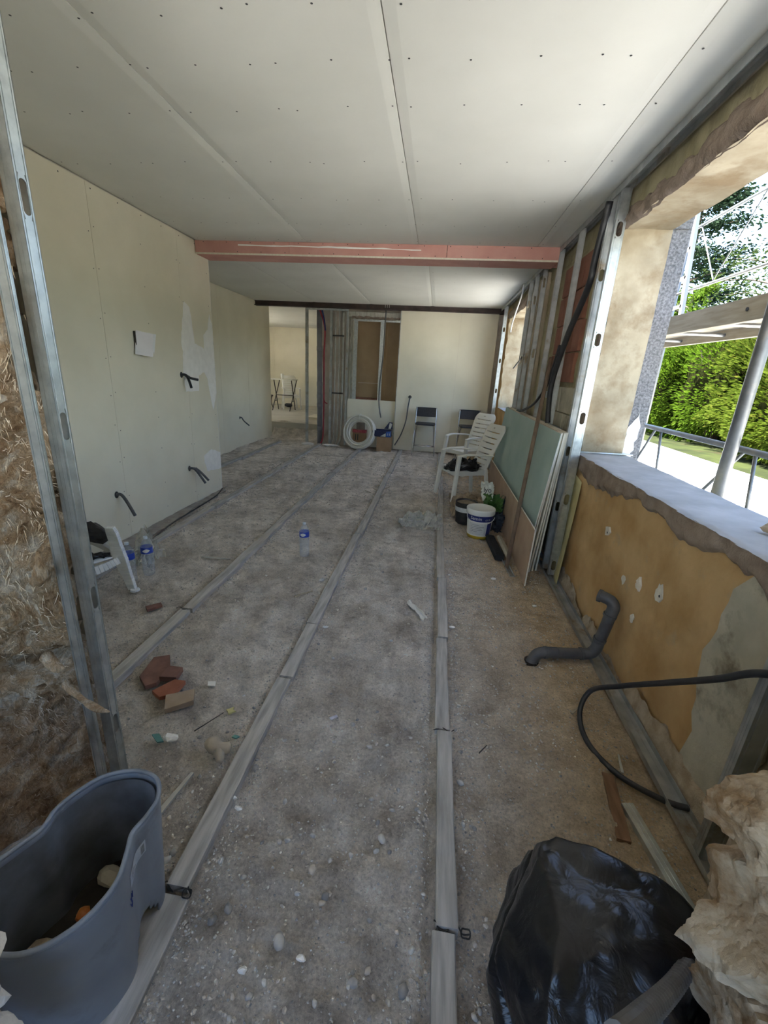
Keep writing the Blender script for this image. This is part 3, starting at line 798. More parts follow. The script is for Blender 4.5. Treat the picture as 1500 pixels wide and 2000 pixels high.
# studs and rail of the far wall
stud('slim stud at the doorway of the far wall', (-2.86, 9.47), 0, 0.02, 2.80, 0.06, (), m=GALVD)
stud('slim stud behind the small wall pipes', (-2.33, 9.47), 0, 0.02, 2.80, 0.05, (), m=GALVD)
stud('left stud of the boarded window hole', (-1.845, 9.60), 0, 1.0, 2.62, 0.075, (), m=GALV)
stud('middle stud of the boarded window hole', (-1.29, 9.60), 0, 0.9, 2.64, 0.075, (), m=GALV)
stud('corner stud left of the half-height board', (-1.985, 9.50), 0, 0.02, 2.8, 0.035, (), m=GALVD)
for x0, x1, y, z, lab in ((-2.86, -1.95, 9.47, 2.79, 'steel head track over the pipes of the far wall'), (-1.86, -0.88, 9.60, 2.62, 'steel head track of the boarded window hole')):
    t = thing('wall_track', lab, 'track', ((x0 + x1) / 2, y, z), group='steel wall tracks')
    MB().box(x0, x1, y, y + 0.05, z + 0.03, z + 0.032).build('base', GALV, t)
    for yy in (y, y + 0.05): MB().box(x0, x1, yy - 0.001, yy + 0.001, z, z + 0.032).build('flange', GALV, t)

# ------------------------------------------------------------------ mineral wool at the left
def wool_mat():
    m, nt, p = newmat('mineral_wool')
    v = coords(nt, 'pos', (1.25, 1.25, 0.6))
    n1 = noise(nt, v, 7.5, 7, 0.66, 2.4); n2 = noise(nt, v, 34, 7, 0.75, 3.5)
    col = ramp(nt, n1, [(0.30, (0.26, 0.155, 0.085)), (0.42, (0.54, 0.37, 0.225)), (0.54, (0.68, 0.53, 0.37)), (0.66, (0.92, 0.84, 0.73))])
    c2 = ramp(nt, n2, [(0.35, (0.55, 0.52, 0.50)), (0.65, (1.3, 1.27, 1.2))])
    col = mixc(nt, 0.75, col, c2, 'MULTIPLY')
    nt.links.new(col, p.inputs['Base Color'])
    p.inputs['Roughness'].default_value = 1.0; p.inputs['Specular IOR Level'].default_value = 0.05
    bump(nt, p, n2, 0.9, 0.02)
    return m
WOOL = wool_mat()
def wool_surface():
    xs = np.linspace(-2.6, -1.118, 150); zs = np.linspace(-0.01, 2.91, 330)
    X, Zz = np.meshgrid(xs, zs)
    q = fbm(X * 3.2, Zz * 3.0, 0, 5, 81); r = np.abs(fbm(X * 6.5 + q, Zz * 5.0 + q, 0, 4, 91))
    fib = fbm(X * 16 + 3 * q, Zz * 9 + 2 * r * 3, 0, 4, 95)
    cut = np.clip((Zz - 1.25) / 0.5, 0, 1)
    Yv = 1.115 - 0.055 * q - 0.10 * (0.42 - r) - 0.022 * fib
    sl = np.clip((-1.14 - X) / 0.30, 0, 1) * np.clip(1.0 - Zz / 1.3, 0, 1)
    Yv = Yv - 0.30 * sl
    Xv = X + 0.035 * fbm(X * 4, Zz * 4, 0, 3, 99) * np.clip((-1.118 - X) / 0.1, 0.25, 1)
    e = np.clip((X + 1.16) / 0.04, 0, 1); Yv = Yv + 0.06 * e
    # three batts stacked: deep horizontal joins
    for zc in (0.66, 1.38, 2.20):
        wv = zc + 0.03 * fbm(X * 5, 0 * X, 0, 2, int(zc * 100)); Yv = Yv + 0.09 * np.exp(-((Zz - wv) / 0.022) ** 2)
    Xv = np.minimum(Xv, -1.128 - 0.02 * np.abs(fbm(Zz * 6, 0 * Zz, 0, 3, 3))); Yv = np.minimum(Yv, 1.16)
    V = np.stack([Xv, Yv, Zz], -1).reshape(-1, 3); nx, nz = len(xs), len(zs)
    i = np.arange(nx - 1); j = np.arange(nz - 1); A = (j[:, None] * nx + i[None, :]).reshape(-1)
    mb = MB(); mb.v = [tuple(p) for p in V.tolist()]; mb.f = np.stack([A, A + 1, A + nx + 1, A + nx], -1).tolist()
    return mb, Xv, Yv, Zz
wt = thing('mineral_wool_batt', 'torn brown and cream mineral wool filling the wall at the left edge', 'insulation', (-1.7, 1.15, 0))
wmb, WX, WY, WZ = wool_surface()
wmb.build('wool_face', WOOL, wt, smooth=True, fixn=False)
MB().box(-2.78, -1.15, 1.22, 1.235, 0.0, 2.91).build('backing_board', PB, wt)
fb = MB()
rr = random.Random(5)
for k in range(9000):
    j = rr.randrange(5, WX.shape[0] - 5); i = rr.randrange(60, WX.shape[1] - 1)
    p = Vector((WX[j, i], WY[j, i] - 0.004, WZ[j, i]))
    if p.z > 2.3 and rr.random() < 0.6: continue
    a = float(fbm(np.array([p.x * 3]), np.array([p.z * 3]), 0, 2, 5)[0]) * 3 + rr.uniform(-0.7, 0.7)
    d = Vector((math.cos(a), rr.uniform(-0.5, 0.1), math.sin(a))); d2 = (d + Vector((rr.uniform(-.6, .6), rr.uniform(-.5, .1), rr.uniform(-.6, .6)))).normalized()
    L = rr.uniform(0.012, 0.05); w = rr.uniform(0.0005, 0.0016)
    s = Vector((-d.z, 0, d.x)).normalized() * w
    q = p + d * L * 0.5; e = q + d2 * L * 0.5
    fb.add([p - s, p + s, q + s * 0.8, q - s * 0.8, e], [(0, 1, 2, 3), (3, 2, 4)])
tag(fb.build('loose_fibre', mat('wool_fibre', (0.60, 0.46, 0.30), (0.85, 0.76, 0.62), scale=12, rough=1, spec=0.05), wt, fixn=False), kind='stuff')
# tufts pulled out past the stud
for path, r in (([(-1.15, 1.05, 0.60), (-1.08, 1.03, 0.565), (-1.02, 1.02, 0.545), (-0.965, 1.01, 0.55)], [0.018, 0.009, 0.013, 0.002]),
                ([(-1.18, 1.03, 0.72), (-1.13, 1.01, 0.70), (-1.09, 1.0, 0.705)], [0.02, 0.018, 0.005]),
                ([(-1.17, 1.04, 0.98), (-1.125, 1.02, 1.02), (-1.115, 1.02, 1.10)], [0.016, 0.02, 0.004]),
                ([(-1.17, 1.04, 0.32), (-1.12, 1.03, 0.36), (-1.11, 1.03, 0.43)], [0.016, 0.016, 0.004])):
    P = smooth_path(path, 6); n = len(P)
    R = [np.interp(i / (n - 1) * (len(r) - 1), range(len(r)), r) * (1 + 0.25 * float(vnoise(i * 0.9, path[0][2] * 9))) for i in range(n)]
    MB().tube(P, R, 8).build('wool_tuft', WOOL, wt, smooth=True)

# ------------------------------------------------------------------ rough rocks
def rock_mb(c, size, seed, rough=0.16, n=3, cuts=7, rot=0.0, boxy=0.0):
    rr = random.Random(seed)
    bm = bmesh.new(); bmesh.ops.create_icosphere(bm, subdivisions=n, radius=1.0)
    planes = []
    for k in range(cuts):
        d = Vector((rr.gauss(0, 1), rr.gauss(0, 1), rr.gauss(0, 1))).normalized(); planes.append((d, rr.uniform(0.55, 0.85)))
    mb = MB()
    A = np.array([v.co[:] for v in bm.verts]); S = np.ones(len(A))
    if boxy: A = A * (1 - boxy + boxy / np.max(np.abs(A), axis=1))[:, None] * (1 - 0.12 * boxy)
    for d, h in planes:
        t = A @ np.array(d); S = np.where(t > h, np.minimum(S, h / np.maximum(t, 1e-6)), S)
    A = A * S[:, None]; Q = A * 2.3
    A = A * (1 + rough * fbm(Q[:, 0] + seed, Q[:, 1], Q[:, 2], 3, seed) + (rough * 0.3 * (fbm(Q[:, 0] * 4 + seed, Q[:, 1] * 4, Q[:, 2] * 4, 3, seed + 9)) if n > 3 else 0))[:, None] * np.array(size)
    cr, sr = math.cos(rot), math.sin(rot)
    vs = np.stack([c[0] + A[:, 0] * cr - A[:, 1] * sr, c[1] + A[:, 0] * sr + A[:, 1] * cr, c[2] + A[:, 2]], -1).tolist()
    mb.add(vs, [tuple(v.index for v in f.verts) for f in bm.faces])
    bm.free()
    return mb
# broken stone jamb at the lower right
wfr = struct('wall_front', MB().box(0.74, 1.2, 0.60, 0.80, -0.1, 0.72), STONE, 'jagged broken stone wall end at the lower right', 'wall')
for k, (c, s, rt) in enumerate((((0.69, 0.63, 0.955), (0.125, 0.09, 0.075), 0.15), ((0.715, 0.61, 0.775), (0.135, 0.10, 0.115), -0.1), ((0.645, 0.585, 0.70), (0.075, 0.08, 0.10), 0.25),
                               ((0.725, 0.575, 0.53), (0.14, 0.10, 0.13), 0.1), ((0.80, 0.52, 0.66), (0.12, 0.06, 0.10), 0.2), ((0.68, 0.55, 0.36), (0.11, 0.09, 0.10), -0.2),
                               ((0.80, 0.56, 0.24), (0.15, 0.12, 0.15), 0.1), ((0.88, 0.68, 0.86), (0.12, 0.10, 0.10), 0.0), ((0.70, 0.50, 0.45), (0.05, 0.05, 0.10), 0.3))):
    rock_mb(c, s, 40 + k, 0.10, 5, 7, rt, 0.8).build('stone', STONE, wfr)
# broken plaster edge at the lower left
PLB = mat('broken_plaster', (0.66, 0.63, 0.60), (0.78, 0.76, 0.73), scale=12, rough=0.95, bumps=0.8, bscale=40, bdist=0.008, c3=(0.45, 0.24, 0.17), scale3=9, thr3=(0.58, 0.66))
wfl = struct('wall_front', MB().box(-1.3, -0.86, 0.20, 0.36, -0.05, 0.62), PLB, 'broken white plaster wall end at the lower left corner', 'wall')
for k, (c, s) in enumerate((((-0.735, 0.385, 0.63), (0.055, 0.05, 0.05)), ((-0.735, 0.37, 0.53), (0.060, 0.05, 0.07)), ((-0.725, 0.36, 0.42), (0.062, 0.05, 0.07)), ((-0.72, 0.35, 0.31), (0.06, 0.05, 0.08)), ((-0.80, 0.32, 0.45), (0.09, 0.07, 0.20)))):
    rock_mb(c, s, 70 + k, 0.16, 3, 8).build('stone', PLB, wfl)
# ------------------------------------------------------------------ outdoors
TERR = mat('pale_terrace', (0.67, 0.65, 0.60), (0.77, 0.75, 0.70), scale=1.2, rough=0.9, spec=0.2)
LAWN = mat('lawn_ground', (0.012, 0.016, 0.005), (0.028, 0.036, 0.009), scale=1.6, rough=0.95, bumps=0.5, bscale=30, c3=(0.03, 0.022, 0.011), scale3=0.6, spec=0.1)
struct('floor', MB().box(1.66, 7.4, -20, 45, -0.5, -0.2), TERR, 'sunlit pale terrace outside the window wall', 'terrace')
struct('floor', MB().box(7.4, 70, -40, 80, -0.5, -0.22), LAWN, 'shaded lawn beyond the terrace', 'lawn')
struct('floor', MB().box(-60, 1.5, -60, -3.72, -0.5, -0.2), TERR, 'ground outside behind the viewer', 'terrace')
struct('floor', MB().box(-60, -7.3, -3.7, 80, -0.5, -0.2), TERR, 'ground outside the left side of the building', 'terrace')
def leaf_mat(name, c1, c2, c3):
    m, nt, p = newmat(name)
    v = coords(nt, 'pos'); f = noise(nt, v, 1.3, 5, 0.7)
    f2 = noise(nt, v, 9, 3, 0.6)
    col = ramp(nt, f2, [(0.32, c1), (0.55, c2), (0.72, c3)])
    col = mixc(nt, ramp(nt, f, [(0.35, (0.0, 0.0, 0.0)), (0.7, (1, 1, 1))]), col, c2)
    nt.links.new(col, p.inputs['Base Color']); p.inputs['Roughness'].default_value = 0.8; p.inputs['Specular IOR Level'].default_value = 0.03
    tr = nn(nt, 'ShaderNodeBsdfTranslucent'); nt.links.new(col, tr.inputs[0])
    mx = nn(nt, 'ShaderNodeMixShader'); mx.inputs[0].default_value = 0.35
    nt.links.new(p.outputs[0], mx.inputs[1]); nt.links.new(tr.outputs[0], mx.inputs[2])
    nt.links.new(mx.outputs[0], nt.nodes['Material Output'].inputs[0])
    return m
HL = leaf_mat('hedge_leaf', (0.017, 0.038, 0.002), (0.056, 0.100, 0.008), (0.118, 0.155, 0.016))
HL2 = leaf_mat('hedge_leaf_warm', (0.020, 0.037, 0.003), (0.064, 0.092, 0.010), (0.140, 0.112, 0.024))
CL = leaf_mat('conifer_leaf', (0.008, 0.017, 0.009), (0.022, 0.040, 0.020), (0.044, 0.066, 0.033))
TL = leaf_mat('light_tree_leaf', (0.018, 0.03, 0.008), (0.04, 0.06, 0.018), (0.07, 0.09, 0.028))
BARK = mat('bark', (0.07, 0.05, 0.035), (0.13, 0.10, 0.075), scale=6, rough=0.95)
def leaves(name, cent, dirs, size, m, parent, seed, flat=0.5, lw=0.38):
    """one leaf spray per centre: a pointed quad along dirs"""
    r = np.random.RandomState(seed); n = len(cent)
    d = dirs + r.normal(0, flat, (n, 3)); d /= np.linalg.norm(d, axis=1)[:, None]
    a = r.normal(0, 1, (n, 3)); s = np.cross(d, a); s /= np.linalg.norm(s, axis=1)[:, None] + 1e-9
    L = size * r.uniform(0.6, 1.4, (n, 1)); W = L * lw
    V = np.stack([cent - d * L * 0.5, cent + s * W * 0.5 - d * L * 0.05, cent + d * L * 0.5, cent - s * W * 0.5 + d * L * 0.05], 1).reshape(-1, 3)
    F = (np.arange(n)[:, None] * 4 + np.arange(4)[None, :]).tolist()
    mb = MB(); mb.v = [tuple(p) for p in V.tolist()]; mb.f = F
    return tag(mb.build(name, m, parent, fixn=False), kind='stuff')
def shrub(c, rad, n, seed, m, label, size=0.15):
    t = thing('hedge_shrub', label, 'hedge', c, group='shrubs of the tall hedge')
    r = np.random.RandomState(seed)
    d = r.normal(0, 1, (n, 3)); d /= np.linalg.norm(d, axis=1)[:, None]
    d[:, 2] = d[:, 2] * 0.9
    lump = 1 + 0.20 * fbm(d[:, 0] * 3 + seed, d[:, 1] * 3, d[:, 2] * 3, 3, seed)
    rr = lump * (1 - 0.28 * r.rand(n) ** 2)
    sq = np.power(np.abs(d), 0.62) * np.sign(d)
    P = np.array(c) + np.array([0, 0, rad[2]]) + sq * rr[:, None] * np.array(rad)
    P[:, 2] = np.maximum(P[:, 2], c[2] + 0.05)
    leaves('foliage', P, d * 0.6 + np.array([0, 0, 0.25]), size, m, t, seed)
    tb = MB()
    for k in range(7):
        a = k * 0.9 + seed; tb.tube(smooth_path([(c[0] + 0.1 * math.cos(a), c[1] + 0.1 * math.sin(a), c[2]), (c[0] + 0.35 * rad[0] * math.cos(a), c[1] + 0.35 * rad[1] * math.sin(a), c[2] + rad[2] * 0.8), (c[0] + 0.7 * rad[0] * math.cos(a), c[1] + 0.7 * rad[1] * math.sin(a), c[2] + rad[2] * 1.5)], 3), [0.06] * 3 + [0.04] * 3 + [0.015], 5)
    tb.build('stem', BARK, t)
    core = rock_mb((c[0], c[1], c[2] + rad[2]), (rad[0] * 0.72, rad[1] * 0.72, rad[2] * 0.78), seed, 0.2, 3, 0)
    core.build('shade_core', mat('painted_core_shade', (0.004, 0.006, 0.002), (0.012, 0.012, 0.004), scale=9, rough=1, spec=0.0), t)  # solid core, inner shade painted near-black, stops see-through between leaves
    return t
hs = [((10.2, 11.0, -0.22), (1.7, 1.9, 2.0), HL, 'hedge shrub nearest the right edge of the window view'), ((10.3, 14.2, -0.22), (1.8, 2.1, 2.2), HL2, 'orange-flecked hedge shrub behind the scaffold post'),
      ((10.2, 17.6, -0.22), (1.8, 2.2, 2.15), HL, 'bright green hedge shrub left of the scaffold post'), ((10.4, 21.2, -0.22), (1.8, 2.3, 2.3), HL2, 'hedge shrub next to the grey outer pier'),
      ((10.3, 25.0, -0.22), (1.9, 2.4, 2.2), HL, 'hedge shrub mostly hidden by the grey outer pier'), ((9.3, 12.6, -0.22), (1.2, 1.5, 1.5), HL2, 'low hedge shrub bulging forward behind the scaffold post'), ((9.4, 19.4, -0.22), (1.3, 1.6, 1.7), HL, 'low hedge shrub bulging forward beside the grey outer pier'),
      ((13.2, 15.6, -0.22), (1.9, 2.6, 2.0), HL, 'dim hedge shrub in the second row behind the scaffold post'), ((13.2, 20.2, -0.22), (1.9, 2.6, 2.1), HL, 'dim hedge shrub in the second row beside the grey outer pier'), ((13.4, 25.0, -0.22), (1.9, 2.8, 2.1), HL, 'dim hedge shrub in the second row hidden by the pier'),
      ((10.8, 29.5, -0.22), (2.0, 2.8, 2.3), HL, 'farthest hedge shrub at the end of the row')]
for k, (c, rad, m, lab) in enumerate(hs):
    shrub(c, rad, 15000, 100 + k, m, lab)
def tree(name, label, base, H, spread, nb, nl, m, seed, conifer=True, low=0.25, size=0.3, droop=-0.15):
    t = thing(name, label, 'tree', base, group='trees above the hedge')
    r = random.Random(seed); rn = np.random.RandomState(seed)
    B = Vector(base); top = B + Vector((r.uniform(-.5, .5), r.uniform(-.5, .5), H))
    MB().tube([B.lerp(top, k / 8) + Vector((0.1 * r.uniform(-1, 1), 0.1 * r.uniform(-1, 1), 0)) * (k > 0) for k in range(9)], [0.22 * (1 - 0.9 * k / 8) * H / 12 for k in range(9)], 7).build('trunk', BARK, t)
    bb = MB(); cs = []; ds = []
    for k in range(nb):
        h = low + (1 - low) * (k + r.random()) / nb
        a = r.uniform(0, 2 * PI); ln = spread * ((1 - (h - low) / (1 - low)) ** 0.8 + 0.12 if conifer else (0.45 + math.sin((h - low) / (1 - low) * PI) * 0.75)) * r.uniform(0.65, 1.2)
        p = B.lerp(top, h); d = Vector((math.cos(a), math.sin(a), r.uniform(0.0, 0.35)))
        e = p + d * ln + Vector((0, 0, droop * ln)); mid = p.lerp(e, 0.5) + Vector((0, 0, 0.08 * ln))
        path = smooth_path([p, mid, e], 4); bb.tube(path, [0.05 * (1 - 0.85 * i / 8) for i in range(9)], 4)
        n = int(nl / nb); tt = rn.uniform(0.25, 1.05, n)
        P = np.array([[p[i] * (1 - x) ** 2 + 2 * mid[i] * x * (1 - x) + e[i] * x * x for i in range(3)] for x in tt])
        P += rn.normal(0, 1, (n, 3)) * np.array([0.16, 0.16, 0.09]) * ln * (0.5 + tt[:, None] * 0.6)
        cs.append(P); ds.append(np.tile(np.array([d.x, d.y, -0.25]), (n, 1)))
    bb.build('branch', BARK, t)
    leaves('foliage', np.concatenate(cs), np.concatenate(ds), size, m, t, seed, 0.5, 0.42)
    return t
tree('conifer_tree', 'dark cedar rising beside the grey outer pier', (15.0, 33.0, -0.22), 15.5, 4.6, 52, 17000, CL, 5, True, 0.2, 0.24)
tree('leafy_tree', 'loose light-crowned tree at the right edge of the window', (16.5, 26.0, -0.22), 8.6, 3.0, 22, 5200, TL, 9, False, 0.4, 0.20, -0.02)
tree('leafy_tree', 'yellow-green tree between hedge and cedars', (13.5, 27.5, -0.22), 6.6, 2.6, 26, 8000, HL, 21, False, 0.3, 0.2, 0.0)

# scaffold outside the large opening
SCAF = mat('scaffold_tube', (0.15, 0.155, 0.155), (0.22, 0.225, 0.225), scale=9, rough=0.45, metal=0.6, c3=(0.24, 0.23, 0.21), scale3=12)
PLANK = mat('scaffold_plank', (0.30, 0.255, 0.18), (0.42, 0.37, 0.28), scale=6, rough=0.85, stretch=(6, 0.6, 6), c3=(0.28, 0.24, 0.17), scale3=3)
sf = thing('scaffold', 'metal scaffold with wooden deck standing outside the large opening', 'scaffold', (2.3, 4.5, -0.2))
MB().tube([(1.80, 2.88, -0.2), (1.80, 2.88, 4.2)], 0.036, 14).build('post', SCAF, sf, smooth=True)
for x, y in ((2.62, 2.88), (2.62, 5.9), (1.95, 5.9)):
    MB().tube([(x, y, -0.2), (x, y, 4.2)], 0.024, 10).build('post', SCAF, sf, smooth=True)
MB().tube([(2.0, 1.6, 1.285), (2.0, 5.9, 1.285)], 0.021, 10).build('lattice_rail', SCAF, sf, smooth=True)
MB().tube([(2.0, 1.6, 0.80), (2.0, 5.9, 0.80)], 0.021, 10).build('lattice_rail', SCAF, sf, smooth=True)
for ya, yb in ((4.27, 4.62), (4.17, 4.05), (3.06, 3.50), (2.96, 2.86), (1.95, 2.35), (1.85, 1.7), (5.4, 5.7), (5.3, 5.15)):
    MB().tube([(2.0, ya, 1.28), (2.0, yb, 0.80)], 0.011, 8).build('lattice_strut', SCAF, sf, smooth=True)
for y0, y1 in ((2.9, 5.88),):
    MB().box(1.97, 2.015, y0, y1, 2.085, 2.235).build('deck_side_board', PLANK, sf, bevel=0.004)
    MB().box(2.59, 2.635, y0, y1, 2.085, 2.235).build('deck_side_board', PLANK, sf, bevel=0.004)
    for k in range(3):
        MB().box(2.02 + k * 0.19, 2.20 + k * 0.19, y0, y1, 2.17, 2.20).build('deck_plank', PLANK, sf)
    for y in np.arange(y0 + 0.3, y1, 0.75):
        MB().tube([(2.015, y, 2.13), (2.59, y, 2.13)], 0.016, 8).build('deck_crossbar', SCAF, sf)
for x, z in ((2.62, 3.29), (2.62, 2.66)):
    MB().tube([(x, 1.5, z), (x, 7.0, z)], 0.016, 8).build('guard_rail', SCAF, sf, smooth=True)
for ya, yb in ((5.7, 5.2), (4.7, 5.2), (4.3, 3.7), (3.2, 3.7)):
    MB().tube([(2.62, ya, 3.30), (2.62, yb, 2.68)], 0.007, 6).build('guard_brace', SCAF, sf)
for y in (3.4, 5.0):
    for dz in (0.0,):
        MB().tube([(1.969, y, 2.16), (1.962, y, 2.16)], 0.012, 10).build('bolt', SCREW, sf)
ld = thing('access_ladder', 'white aluminium ladder leaning on the scaffold deck', 'ladder', (2.25, 5.1, 2.235))
ALU = mat('ladder_white', (0.32, 0.33, 0.34), rough=0.4)
MB().bar((2.28, 4.92, 2.24), (2.28, 5.12, 3.35), 0.05, 0.03, (1, 0, 0)).build('stile', ALU, ld)
MB().bar((2.28, 5.34, 2.24), (2.28, 5.54, 3.35), 0.05, 0.03, (1, 0, 0)).build('stile', ALU, ld)
for k in range(4):
    z = 2.40 + k * 0.26; y = 4.92 + (z - 2.24) * 0.18
    MB().bar((2.28, y, z), (2.28, y + 0.42, z), 0.03, 0.028, (0, 0, 1)).build('rung', ALU, ld)
# ------------------------------------------------------------------ furniture
def make_garden_chair(label):
    t = thing('garden_chair', label, 'chair', (0, 0, 0), (0, 0, 0), 'white plastic garden chairs', local=True)
    def back(u, v):
        z = 0.43 + 0.60 * v; y = 0.19 + 0.17 * v + 0.05 * v * v
        hw = 0.195 + 0.045 * v
        if v > 0.82: hw *= math.sqrt(max(0.0, 1 - ((v - 0.82) / 0.26) ** 2))
        x = (u * 2 - 1) * hw
        return (x, y - 0.03 * (1 - (u * 2 - 1) ** 2) + 0.03, z)
    def slot(u, v):
        if not 0.16 < u < 0.84: return False
        return any(abs(v - c) < 0.0105 for c in (0.10, 0.22, 0.34, 0.46, 0.58, 0.70, 0.82)) or (abs(v - 0.92) < 0.012 and 0.46 < u < 0.54)
    MB().grid(back, 26, 96, slot).build('backrest', WHITEPL, t, smooth=True, solid=0.014)
    def seat(u, v):
        x = (u * 2 - 1) * (0.215 + 0.015 * (1 - v)); y = -0.24 + 0.45 * v
        return (x, y, 0.425 - 0.02 * math.sin(v * PI) * (1 - (u * 2 - 1) ** 2) - 0.03 * max(0, 0.12 - v) * 8 * 0.8)
    MB().grid(seat, 14, 40, lambda u, v: 0.14 < u < 0.86 and abs((v * 7.5) % 1 - 0.5) < 0.10 and 0.2 < v < 0.9).build('seat', WHITEPL, t, smooth=True, solid=0.014)
    ap = MB()
    for s in (-1, 1): ap.bar((s * 0.225, -0.235, 0.395), (s * 0.205, 0.2, 0.395), 0.018, 0.06)
    ap.bar((-0.225, -0.24, 0.385), (0.225, -0.24, 0.385), 0.016, 0.06)
    ap.build('apron', WHITEPL, t)
    for s in (-1, 1):
        f = MB(); f.bar((s * 0.285, -0.29, 0.0), (s * 0.245, -0.235, 0.64), 0.045, 0.05, (0, 1, 0), 0.055, 0.05)
        f.build('front_leg', WHITEPL, t, bevel=0.008)
        MB().bar((s * 0.245, 0.27, 0.0), (s * 0.205, 0.20, 0.45), 0.045, 0.045, (0, 1, 0)).build('rear_leg', WHITEPL, t, bevel=0.008)
        P = smooth_path([(s * 0.245, -0.26, 0.63), (s * 0.262, -0.12, 0.655), (s * 0.26, 0.08, 0.65), (s * 0.222, 0.27, 0.635)], 5)
        a = MB()
        for i in range(len(P) - 1): a.bar(P[i], P[i + 1], 0.058, 0.02, (0, 0, 1))
        a.build('armrest', WHITEPL, t, bevel=0.004)
    return t
gc = make_garden_chair('white garden chair nearest the viewer, black bag on its seat')
gc.location = (0.48, 6.04, 0.0); gc.rotation_euler = (0, 0, -PI / 2 + 0.42)
gc2 = dup(gc, (0.58, 7.70, 0.0), (0, 0, -PI / 2 + 0.72), 'white garden chair in front of the black folding stool')
gc3 = dup(gc, (-4.72, 14.0, 0.33), (0, 0, 0.5), 'white garden chair seen through the far doorway')

def make_folding(label):
    t = thing('folding_stool', label, 'stool', (0, 0, 0), (0, 0, 0), 'black padded folding stools', local=True)
    CH = mat('chrome_tube', (0.55, 0.55, 0.55), rough=0.25, metal=1.0)
    PAD = mat('black_vinyl', (0.022, 0.021, 0.026), (0.035, 0.033, 0.04), scale=30, rough=0.5)
    for s in (-1, 1):
        MB().tube(smooth_path([(s * 0.235, -0.20, 0.0), (s * 0.215, 0.02, 0.62), (s * 0.205, 0.11, 0.98)], 6), 0.0115, 8).build('front_leg', CH, t, smooth=True)
        MB().tube(smooth_path([(s * 0.225, 0.24, 0.0), (s * 0.185, -0.02, 0.50), (s * 0.165, -0.12, 0.64)], 6), 0.0115, 8).build('rear_leg', CH, t, smooth=True)
    MB().tube([(-0.228, -0.13, 0.20), (0.228, -0.13, 0.20)], 0.010, 8).build('footrest', CH, t, smooth=True)
    MB().tube([(-0.205, 0.14, 0.17), (0.205, 0.14, 0.17)], 0.009, 8).build('crossbar', CH, t, smooth=True)
    def pad(w, h, r, n=6):
        pts = []
        for cx, cy, a0 in ((w - r, h - r, 0), (-w + r, h - r, 90), (-w + r, -h + r, 180), (w - r, -h + r, 270)):
            for k in range(n + 1):
                a = math.radians(a0 + 90 * k / n); pts.append((cx + r * math.cos(a), cy + r * math.sin(a)))
        return pts
    MB().prism([(x, 0.092 + 0.06 * (z + 0.09) * 2 - 0.03 * (1 - (x / 0.22) ** 2) + 0.03, 0.885 + z) for x, z in pad(0.222, 0.095, 0.05)], (0, -0.03, 0)).build('backrest', PAD, t, bevel=0.008)
    MB().prism([(x, y, 0.635) for x, y in pad(0.20, 0.19, 0.08)], (0, 0, 0.035)).build('seat', PAD, t, bevel=0.01)
    return t
fs1 = make_folding('black padded folding stool standing alone before the plasterboard panel')
fs1.location = (-0.19, 9.20, 0.0)
dup(fs1, (0.71, 9.20, 0.0), (0, 0, 0.05), 'black padded folding stool in the corner behind the white chairs')

# back room: trestle table, stool, cup, cable reel
tt = thing('folding_table', 'small white-topped folding table seen through the far doorway', 'table', (-4.75, 13.35, 0.33))
MB().box(-5.12, -4.36, 13.05, 13.65, 1.245, 1.27).build('table_top', WHITEPL, tt, bevel=0.004)
DK = mat('dark_metal', (0.06, 0.055, 0.05), rough=0.5, metal=0.5)
for x in (-5.0, -4.45):
    MB().tube([(x, 13.08, 0.33), (x + 0.06, 13.6, 1.24)], 0.014, 6).build('leg', DK, tt)
    MB().tube([(x, 13.62, 0.33), (x + 0.06, 13.1, 1.24)], 0.014, 6).build('leg', DK, tt)
    MB().tube([(x + 0.03, 13.25, 0.62), (x + 0.03, 13.45, 0.62)], 0.012, 6).build('stretcher', DK, tt)
MB().tube([(-4.97, 13.34, 0.79), (-4.42, 13.34, 0.79)], 0.012, 6).build('stretcher', DK, tt)
cp = thing('paper_cup', 'small pale cup on the table beyond the doorway', 'cup', (-4.75, 13.3, 1.27))
MB().lathe([(0.03, 1.27), (0.042, 1.36), (0.046, 1.42)], 16, (-4.75, 13.3, 0), capt=False).build('cup_body', WHITEPL, cp, smooth=True)
MB().lathe([(0.046, 1.415), (0.049, 1.42), (0.046, 1.426)], 16, (-4.75, 13.3, 0), False, False).build('cup_rim', WHITEPL, cp)
sl = thing('wooden_stool', 'low dark wooden stool at the edge of the far doorway', 'stool', (-5.45, 13.8, 0.33))
DW = mat('dark_wood', (0.05, 0.032, 0.02), (0.09, 0.06, 0.04), scale=6, rough=0.5)
MB().lathe([(0.19, 0.70), (0.20, 0.72), (0.19, 0.745)], 20, (-5.45, 13.8, 0)).build('seat', DW, sl)
for a in (0.5, 2.07, 3.64, 5.2):
    MB().tube(smooth_path([(-5.45 + 0.15 * math.cos(a), 13.8 + 0.15 * math.sin(a), 0.70), (-5.45 + 0.13 * math.cos(a), 13.8 + 0.13 * math.sin(a), 0.52), (-5.45 + 0.19 * math.cos(a), 13.8 + 0.19 * math.sin(a), 0.33)], 4), [0.022] * 5 + [0.016] * 4, 7).build('leg', DW, sl)
tag(rock_mb((-5.0, 14.6, 0.39), (0.16, 0.10, 0.07), 3, 0.1, 2, 4).build('dark_bag', BLACKP), 'dark lump on the floor behind the folding table', 'bag')
for k in range(2):
    tag(MB().box(-3.42, -3.02, 11.3 + k * 0.02, 12.2, 0.335 + k * 0.03, 0.36 + k * 0.03).build('board_offcut', PB), ('lower', 'upper')[k] + ' pale board lying on the floor beyond the doorway', 'board')

